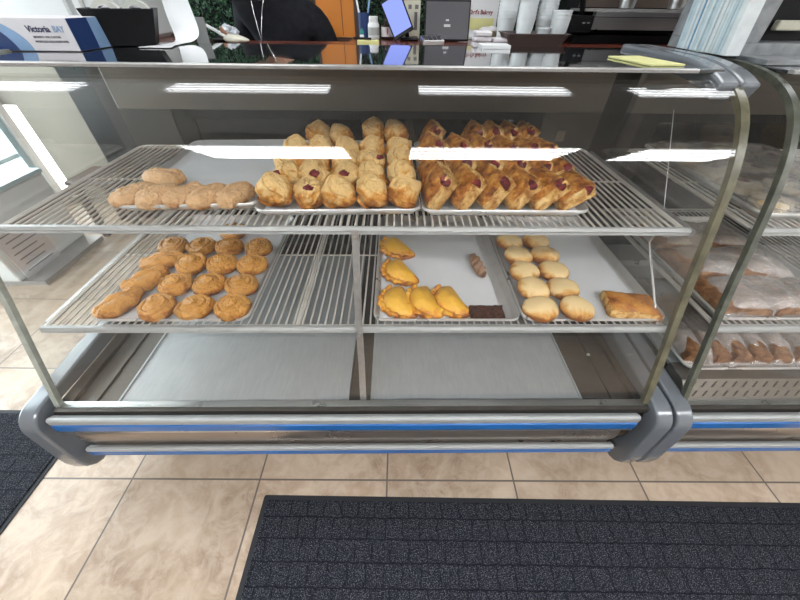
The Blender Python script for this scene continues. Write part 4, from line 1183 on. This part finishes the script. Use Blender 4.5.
# cups on tray
M['cupw'] = simple('translucent_cup', (.66, .69, .70), .3, 0, .05, 30)
t = thing('cup_tray', 'shallow dark serving tray at the counter edge holding cup stacks', 'tray', (.545, 1.66, ZD + .001))
q = MB(); q.loft([rrect(.545, 1.665, .20, .11, .02, ZD + .001), rrect(.545, 1.665, .24, .15, .02, ZD + .042), rrect(.545, 1.665, .25, .16, .02, ZD + .043), rrect(.545, 1.665, .25, .16, .02, ZD + .046), rrect(.545, 1.665, .232, .142, .02, ZD + .046), rrect(.545, 1.665, .195, .105, .02, ZD + .004)])
M['cocoa'] = simple('dark_cocoa_plastic', (.075, .055, .05), .35)
q.build('tray_body', [M['cocoa']], t, True)
def cup_stack(x, y, z, n, r, label, h=.011, first=.085):
    t = thing('cup_stack', label, 'cups', (x, y, z), group='stacked plastic cups on the tray')
    for i in range(n):
        q = MB(); zb = i * h
        q.lathe([(r * .72, zb), (r * .97, zb + first - .004), (r, zb + first - .003), (r, zb + first), (r * .96, zb + first), (r * .70, zb + .002)], n=20)
        q.build('cup', M['cupw'], t, True, world=False)
cup_stack(.505, 1.665, ZD + .006, 5, .034, 'short stack of clear cups, second from the left on the tray')
cup_stack(.580, 1.66, ZD + .006, 1, .028, 'lone low cup between the two shorter stacks on the tray', first=.055)
cup_stack(.640, 1.665, ZD + .006, 3, .036, 'stack of clear cups at the right end of the tray')
for k, (x, y) in enumerate(((.465, 1.80), (.548, 1.81), (.631, 1.81))):
    cup_stack(x, y, ZD + .002, 14, .040, 'tall stack of white cups behind the tray, %s of three' % ['leftmost', 'middle', 'rightmost'][k])
# coffee machine
M['brass'] = simple('brown_steel', (.13, .10, .085), .3, .6)
t = thing('coffee_machine', 'black and stainless coffee machine at the right of the counter', 'coffee machine', (1.05, 1.95, ZD + .001))
q = MB(); q.box((.78, 1.84, ZD + .001), (1.62, 2.10, ZD + .030)); q.box((.78, 2.0, ZD + .03), (1.62, 2.10, ZD + .42)); q.box((.74, 1.80, ZD + .04), (.83, 2.1, ZD + .095)); q.build('machine_body', M['black'], t)
q = MB(); q.box((.832, 1.80, ZD + .050), (1.60, 1.83, ZD + .108)); q.build('stainless_panel', M['alu'], t)
q = MB(); q.box((.832, 1.797, ZD + .090), (1.60, 1.80, ZD + .0925)); q.build('panel_seam', M['dgrey'], t)
q = MB(); q.box((.80, 1.83, ZD + .108), (1.60, 2.0, ZD + .116)); q.build('drip_tray', M['strut'], t)
q = MB(); q.box((.832, 1.99, ZD + .12), (1.60, 1.999, ZD + .30)); q.build('back_panel', M['brass'], t)
for x in (1.00, 1.215):
    q = MB(); q.lathe([(.012, .116), (.030, .119), (.034, .15), (.03, .19), (.02, .22)], (x, 1.90, ZD), 20); q.build('metal_pot', M['alu'], t, True)
q = MB()
for x in (.79, .81): q.lathe([(.006, 0), (.006, .004)], (x, 1.797, ZD + .07), 10)
q.build('bolts', M['alu'], t)
q = MB(); q.tube([(.80, 1.86, ZD + .10), (.76, 1.84, ZD + .20), (.74, 1.83, ZD + .30)], .012, 10); q.build('hose', M['black'], t, True)
# flattened boxes bundle
M['sheet_a'] = simple('pale_blue_card_edge', (.46, .56, .60), .6, 0, .12, 40)
M['sheet_b'] = simple('white_card_edge', (.62, .66, .67), .6, 0, .08, 40)
M['sheet_c'] = simple('blue_card_edge', (.12, .30, .48), .6, 0, .15, 40)
t = thing('folded_box_bundle', 'upright bundle of flattened pale blue and white boxes at the right of the case top', 'boxes', (.915, 1.21, 1.322))
rb = random.Random(9); yy_ = 1.10
while yy_ < 1.305:
    w = rb.uniform(.004, .012); key = rb.choice('aabbbc') if w < .006 else rb.choice('ab')
    xa = .893 + rb.uniform(0, .004); xb = .935 - rb.uniform(0, .004)
    q = MB(); q.add([(xa, yy_, 1.322), (xb, yy_, 1.322), (xb, yy_ + w, 1.322), (xa, yy_ + w, 1.322)] + [(xa - .03, yy_, 1.62), (xb - .03, yy_, 1.62), (xb - .03, yy_ + w, 1.62), (xa - .03, yy_ + w, 1.62)],
          [(0, 3, 2, 1), (4, 5, 6, 7), (0, 1, 5, 4), (1, 2, 6, 5), (2, 3, 7, 6), (3, 0, 4, 7)])
    q.build('folded_box', M['sheet_' + key], t); yy_ += w + .0006
# grey housing with black front
M['galv'] = simple('galvanised_metal', (.25, .26, .27), .42, .3, .25, 30)
t = thing('grey_equipment_box', 'grey metal box with black recessed front at the top right corner', 'box', (1.25, 1.3, ZT + .008))
q = MB(); zt_ = ZT + .008
q.box((.955, 1.16, zt_), (1.60, 1.45, zt_ + .030)); q.box((.955, 1.16, zt_ + .03), (1.02, 1.45, zt_ + .34)); q.box((1.02, 1.27, zt_ + .03), (1.60, 1.45, zt_ + .34))
bev(q.build('housing', M['galv'], t), .002)
q = MB(); q.box((1.021, 1.262, zt_ + .031), (1.60, 1.269, zt_ + .34)); q.build('black_panel', M['black'], t)
q = MB(); q.rbox((1.115, 1.235, zt_ + .055), (1.20, 1.26, zt_ + .078), .006); q.build('tan_tag', M['beige'], t)
q = MB(); q.box((.975, 1.05, ZT + .001), (1.75, 1.155, ZT + .012)); single(q, 'metal_ledge_strip', M['galv'], 'flat grey metal strip lying before the grey box on the neighbouring case', 'metal strip')

# ================================================================== LEFT: notice board seen through the case end
t = thing('white_chest_cabinet', 'low white cabinet standing beyond the left end of the case', 'cabinet', (-2.75, 1.95, 0))
q = MB(); q.box((-2.98, 1.70, .035), (-2.44, 2.30, .52)); bev(q.build('cabinet_body', M['whitep'], t), .01)
q = MB(); q.box((-2.985, 1.69, .52), (-2.43, 2.31, .55)); bev(q.build('cabinet_top', M['frame_blue'], t), .005)
q = MB(); q.box((-2.97, 1.71, 0), (-2.30, 2.28, .034)); q.build('plinth', M['strut'], t)
t = thing('notice_sheet', 'white printed notice standing against the right side of the low white cabinet', 'notice', (-2.40, 1.90, 0))
q = MB(); q.box((-2.432, 1.74, .035), (-2.425, 2.02, .36)); q.build('sheet', M['carton'], t)
q = MB()
for k in range(7):
    q.box((-2.4249, 1.77 + .01 * (k % 3), .31 - k * .04), (-2.4245, 1.98 - .03 * (k % 2), .318 - k * .04))
q.build('printed_lines', M['inkgrey'], t)
t = thing('wooden_stool', 'dark wooden stool standing behind the left end of the case', 'stool', (-2.15, 2.45, 0))
q = MB(); q.rbox((-2.35, 2.30, .42), (-1.98, 2.62, .45), .02); q.build('seat', M['brownframe'], t)
for x, y in ((-2.31, 2.34), (-2.02, 2.34), (-2.31, 2.58), (-2.02, 2.58)):
    q = MB(); q.box((x - .02, y - .02, 0), (x + .02, y + .02, .419)); q.build('leg', M['brownframe'], t)

# ================================================================== PERSON
M['skin'] = simple('skin', (.50, .28, .19), .5, 0, .06, 30, spec=.35)
M['shirt'] = simple('black_cloth', (.010, .010, .013), .85, 0, .3, 40, .3, spec=.2)
M['hair'] = simple('dark_hair', (.02, .012, .008), .5, 0, .3, 60)
M['trouser'] = simple('dark_trousers', (.02, .022, .03), .85)
PX, PY, PZ = -.570, 2.255, 0
def skin_mesh(name, joints, edges, radii, mat, parent, sub=2, root=0):
    me = bpy.data.meshes.new(name); me.from_pydata(joints, edges, []); me.materials.append(mat)
    o = bpy.data.objects.new(name, me); link(o); o.parent = parent
    sk = o.modifiers.new('skin', 'SKIN'); sk.use_smooth_shade = True
    if not me.skin_vertices: 
        bm = bmesh.new(); bm.from_mesh(me); bm.verts.layers.skin.verify(); bm.to_mesh(me); bm.free()
    for i, v in enumerate(me.skin_vertices[0].data):
        r = radii[i]; v.radius = r if isinstance(r, tuple) else (r, r); v.use_root = (i == root)
    ss = o.modifiers.new('sub', 'SUBSURF'); ss.levels = sub; ss.render_levels = sub
    return o
pr = thing('person', 'person in black top with a thin silver necklace standing behind the counter', 'person', (PX, PY, PZ))
J = [(0, 0, .92), (0, .01, 1.08), (-.01, .0, 1.24), (-.03, .0, 1.355), (-.06, -.01, 1.425), (-.115, -.05, 1.475), (-.135, -.08, 1.54),      # pelvis..neck..head base
     (-.20, .0, 1.375), (-.225, .01, 1.12), (-.215, -.04, .87), (-.21, -.05, .84),                                      # their right arm (viewer's left)
     (.15, .0, 1.375), (.235, .01, 1.13), (.225, -.04, .88), (.22, -.05, .85),
     (-.10, 0, .86), (-.11, -.01, .48), (-.11, .02, .09), (-.11, -.10, .04), (.10, 0, .86), (.11, -.01, .48), (.11, .02, .09), (.11, -.10, .04)]
E_ = [(0, 1), (1, 2), (2, 3), (3, 4), (4, 5), (5, 6), (3, 7), (7, 8), (8, 9), (9, 10), (3, 11), (11, 12), (12, 13), (13, 14), (0, 15), (15, 16), (16, 17), (17, 18), (0, 19), (19, 20), (20, 21), (21, 22)]
rad = [(.12, .09), (.11, .085), (.11, .08), (.08, .065), .048, .046, .05, .050, .048, .036, .026, .050, .044, .036, .026, .085, .058, .04, .035, .085, .058, .04, .035]
body = skin_mesh('body', J, E_, rad, M['skin'], pr)
J2 = J[:4] + [(-.052, -.004, 1.412), (-.20, .0, 1.375), (-.228, .01, 1.12), (-.220, -.03, .92), (.15, .0, 1.375), (.238, .01, 1.13), (.230, -.03, .93)]
skin_mesh('black_top', J2, [(0, 1), (1, 2), (2, 3), (3, 4), (3, 5), (5, 6), (6, 7), (3, 8), (8, 9), (9, 10)],
          [(.155, .125), (.150, .12), (.160, .128), (.145, .115), (.075, .070), .078, .068, .055, .080, .070, .056], M['shirt'], pr)
skin_mesh('trousers', [(0, 0, .93), (-.10, 0, .86), (-.11, -.01, .48), (-.11, .02, .12), (.10, 0, .86), (.11, -.01, .48), (.11, .02, .12)], [(0, 1), (1, 2), (2, 3), (0, 4), (4, 5), (5, 6)],
          [(.17, .13), .10, .072, .06, .10, .072, .06], M['trouser'], pr)
# head with face
hx, hy, hz = -.140, -.115, 1.545
def head(v):
    x, y, z = v.x * .074, v.y * .092, v.z * .112
    if v.z < 0: x *= 1 - .30 * v.z ** 2; 
    if v.z < 0 and v.y > 0: y *= 1 - .35 * v.z ** 2
    # face looks to -y: nose, brow, chin, eye sockets
    fx, fz = v.x * .074, z
    if v.y < 0:
        y -= .020 * exp(-((fx / .011) ** 2) - ((fz + .012) / .020) ** 2)
        y -= .006 * exp(-((fx / .035) ** 2) - ((fz - .030) / .010) ** 2)
        y += .008 * (exp(-(((fx - .030) / .014) ** 2) - ((fz - .008) / .011) ** 2) + exp(-(((fx + .030) / .014) ** 2) - ((fz - .008) / .011) ** 2))
        y -= .005 * exp(-((fx / .022) ** 2) - ((fz + .048) / .008) ** 2)
        y -= .007 * exp(-((fx / .020) ** 2) - ((fz + .090) / .018) ** 2)
    return (hx + x, hy + y, hz + z)
hd_ = shape(head, 5).build('head', M['skin'], body, True, world=False)
M['eye'] = simple('eye_white', (.7, .7, .7), .2); M['iris'] = simple('dark_iris', (.03, .015, .01), .2); M['lip'] = simple('lips', (.38, .12, .10), .4)
for s in (-1, 1):
    q = MB(); q.add(*[(lambda vs, fs: ([(hx + s * .030 + v.x * .012, hy - .078 + v.y * .010, hz + .008 + v.z * .008) for v in vs], fs))(*ico(3))][0]); q.build('eye', M['eye'], body, True, world=False)
    q = MB(); q.add(*[(lambda vs, fs: ([(hx + s * .030 + v.x * .005, hy - .0875 + v.y * .002, hz + .008 + v.z * .005) for v in vs], fs))(*ico(2))][0]); q.build('iris', M['iris'], body, True, world=False)
    q = MB(); q.add(*[(lambda vs, fs: ([(hx + s * .074 + v.x * .008, hy + .008 + v.y * .018, hz - .002 + v.z * .030) for v in vs], fs))(*ico(3))][0]); q.build('ear', M['skin'], body, True, world=False)
q = MB(); q.add(*[(lambda vs, fs: ([(hx + v.x * .024, hy - .088 + v.y * .006 + 8 * (v.x * .024) ** 2, hz - .048 + v.z * .007) for v in vs], fs))(*ico(3))][0]); q.build('lips', M['lip'], body, True, world=False)
def hair(v):
    k = 1.0
    x, y, z = v.x * .084, v.y * .100 + .012, v.z * .118 + .010
    if v.y < -.15 and v.z < .45: y = max(y, -.045); x *= 1.0
    if v.z < -.35: z = -.035 + (v.z + .35) * .05
    d = .003 * sin(atan2(v.x, v.y) * 30); return (hx + x + d * v.x, hy + max(y, -.088 if v.z > .45 else -.03) + .004, hz + z)
shape(hair, 5).build('hair', M['hair'], pr, True, world=False)
# hands hang down: palm plus five fingers each
for s, (wx, wy, wz) in ((-1, (-.21, -.05, .84)), (1, (.22, -.05, .85))):
    skin_mesh('palm', [(wx, wy, wz), (wx, wy - .008, wz - .045), (wx, wy - .016, wz - .085)], [(0, 1), (1, 2)], [(.016, .022), (.013, .036), (.012, .036)], M['skin'], body, 2)
    for k, (dy, ln) in enumerate(((-.027, .062), (-.009, .072), (.009, .068), (.026, .054))):
        z_ = wz - .078; y_ = wy - .016 + dy
        skin_mesh('finger', [(wx, y_, z_), (wx - s * .004, y_ - .002, z_ - ln * .45), (wx - s * .014, y_ - .004, z_ - ln * .78), (wx - s * .026, y_ - .004, z_ - ln)], [(0, 1), (1, 2), (2, 3)], [.0095, .009, .008, .0065], M['skin'], body, 1)
    skin_mesh('thumb', [(wx - s * .004, wy - .026, wz - .022), (wx - s * .012, wy - .052, wz - .048), (wx - s * .018, wy - .060, wz - .080)], [(0, 1), (1, 2)], [.013, .010, .008], M['skin'], body, 1)
# necklace
q = MB(); path = [(-.135, -.040, 1.470), (-.128, -.085, 1.445), (-.118, -.122, 1.38), (-.108, -.140, 1.31), (-.100, -.147, 1.262), (-.092, -.140, 1.31), (-.076, -.122, 1.38), (-.058, -.085, 1.445), (-.050, -.040, 1.470)]
M['silver'] = simple('silver_chain', (.75, .75, .75), .2, .6)
q.tube(path, .0016, 6); q.tube([(-.100, -.149, 1.262), (-.100, -.149, 1.248)], .004, 8); q.build('necklace', M['silver'], pr, True, world=False)

# ================================================================== LIGHT
w = bpy.data.worlds.new('sky'); SC.world = w; w.use_nodes = True
bg = w.node_tree.nodes['Background']; bg.inputs[0].default_value = (.92, .96, 1, 1); bg.inputs[1].default_value = 3.5
def area(name, loc, rot, sx, sy, power, col=(1, 1, 1)):
    l = bpy.data.lights.new(name, 'AREA'); l.shape = 'RECTANGLE'; l.size = sx; l.size_y = sy; l.energy = power; l.color = col
    o = bpy.data.objects.new(name, l); link(o); o.location = loc; o.rotation_euler = rot; return o
area('daylight_left_window', (XL - .16, 1.55, 1.3), (0, -pi / 2, 0), 2.1, 2.4, 45, (.95, .98, 1))
#area('daylight_front_window', (-2.15, YF - .15, 1.3), (pi / 2, 0, 0), 1.6, 2.1, 80, (.95, .98, 1))

vs_ = SC.view_settings; vs_.view_transform = 'Standard'; vs_.look = 'None'; vs_.gamma = 1; vs_.use_curve_mapping = False
vs_.exposure = 0.85
SC.cycles.max_bounces = 10; SC.cycles.transparent_max_bounces = 24; SC.cycles.sample_clamp_indirect = 6
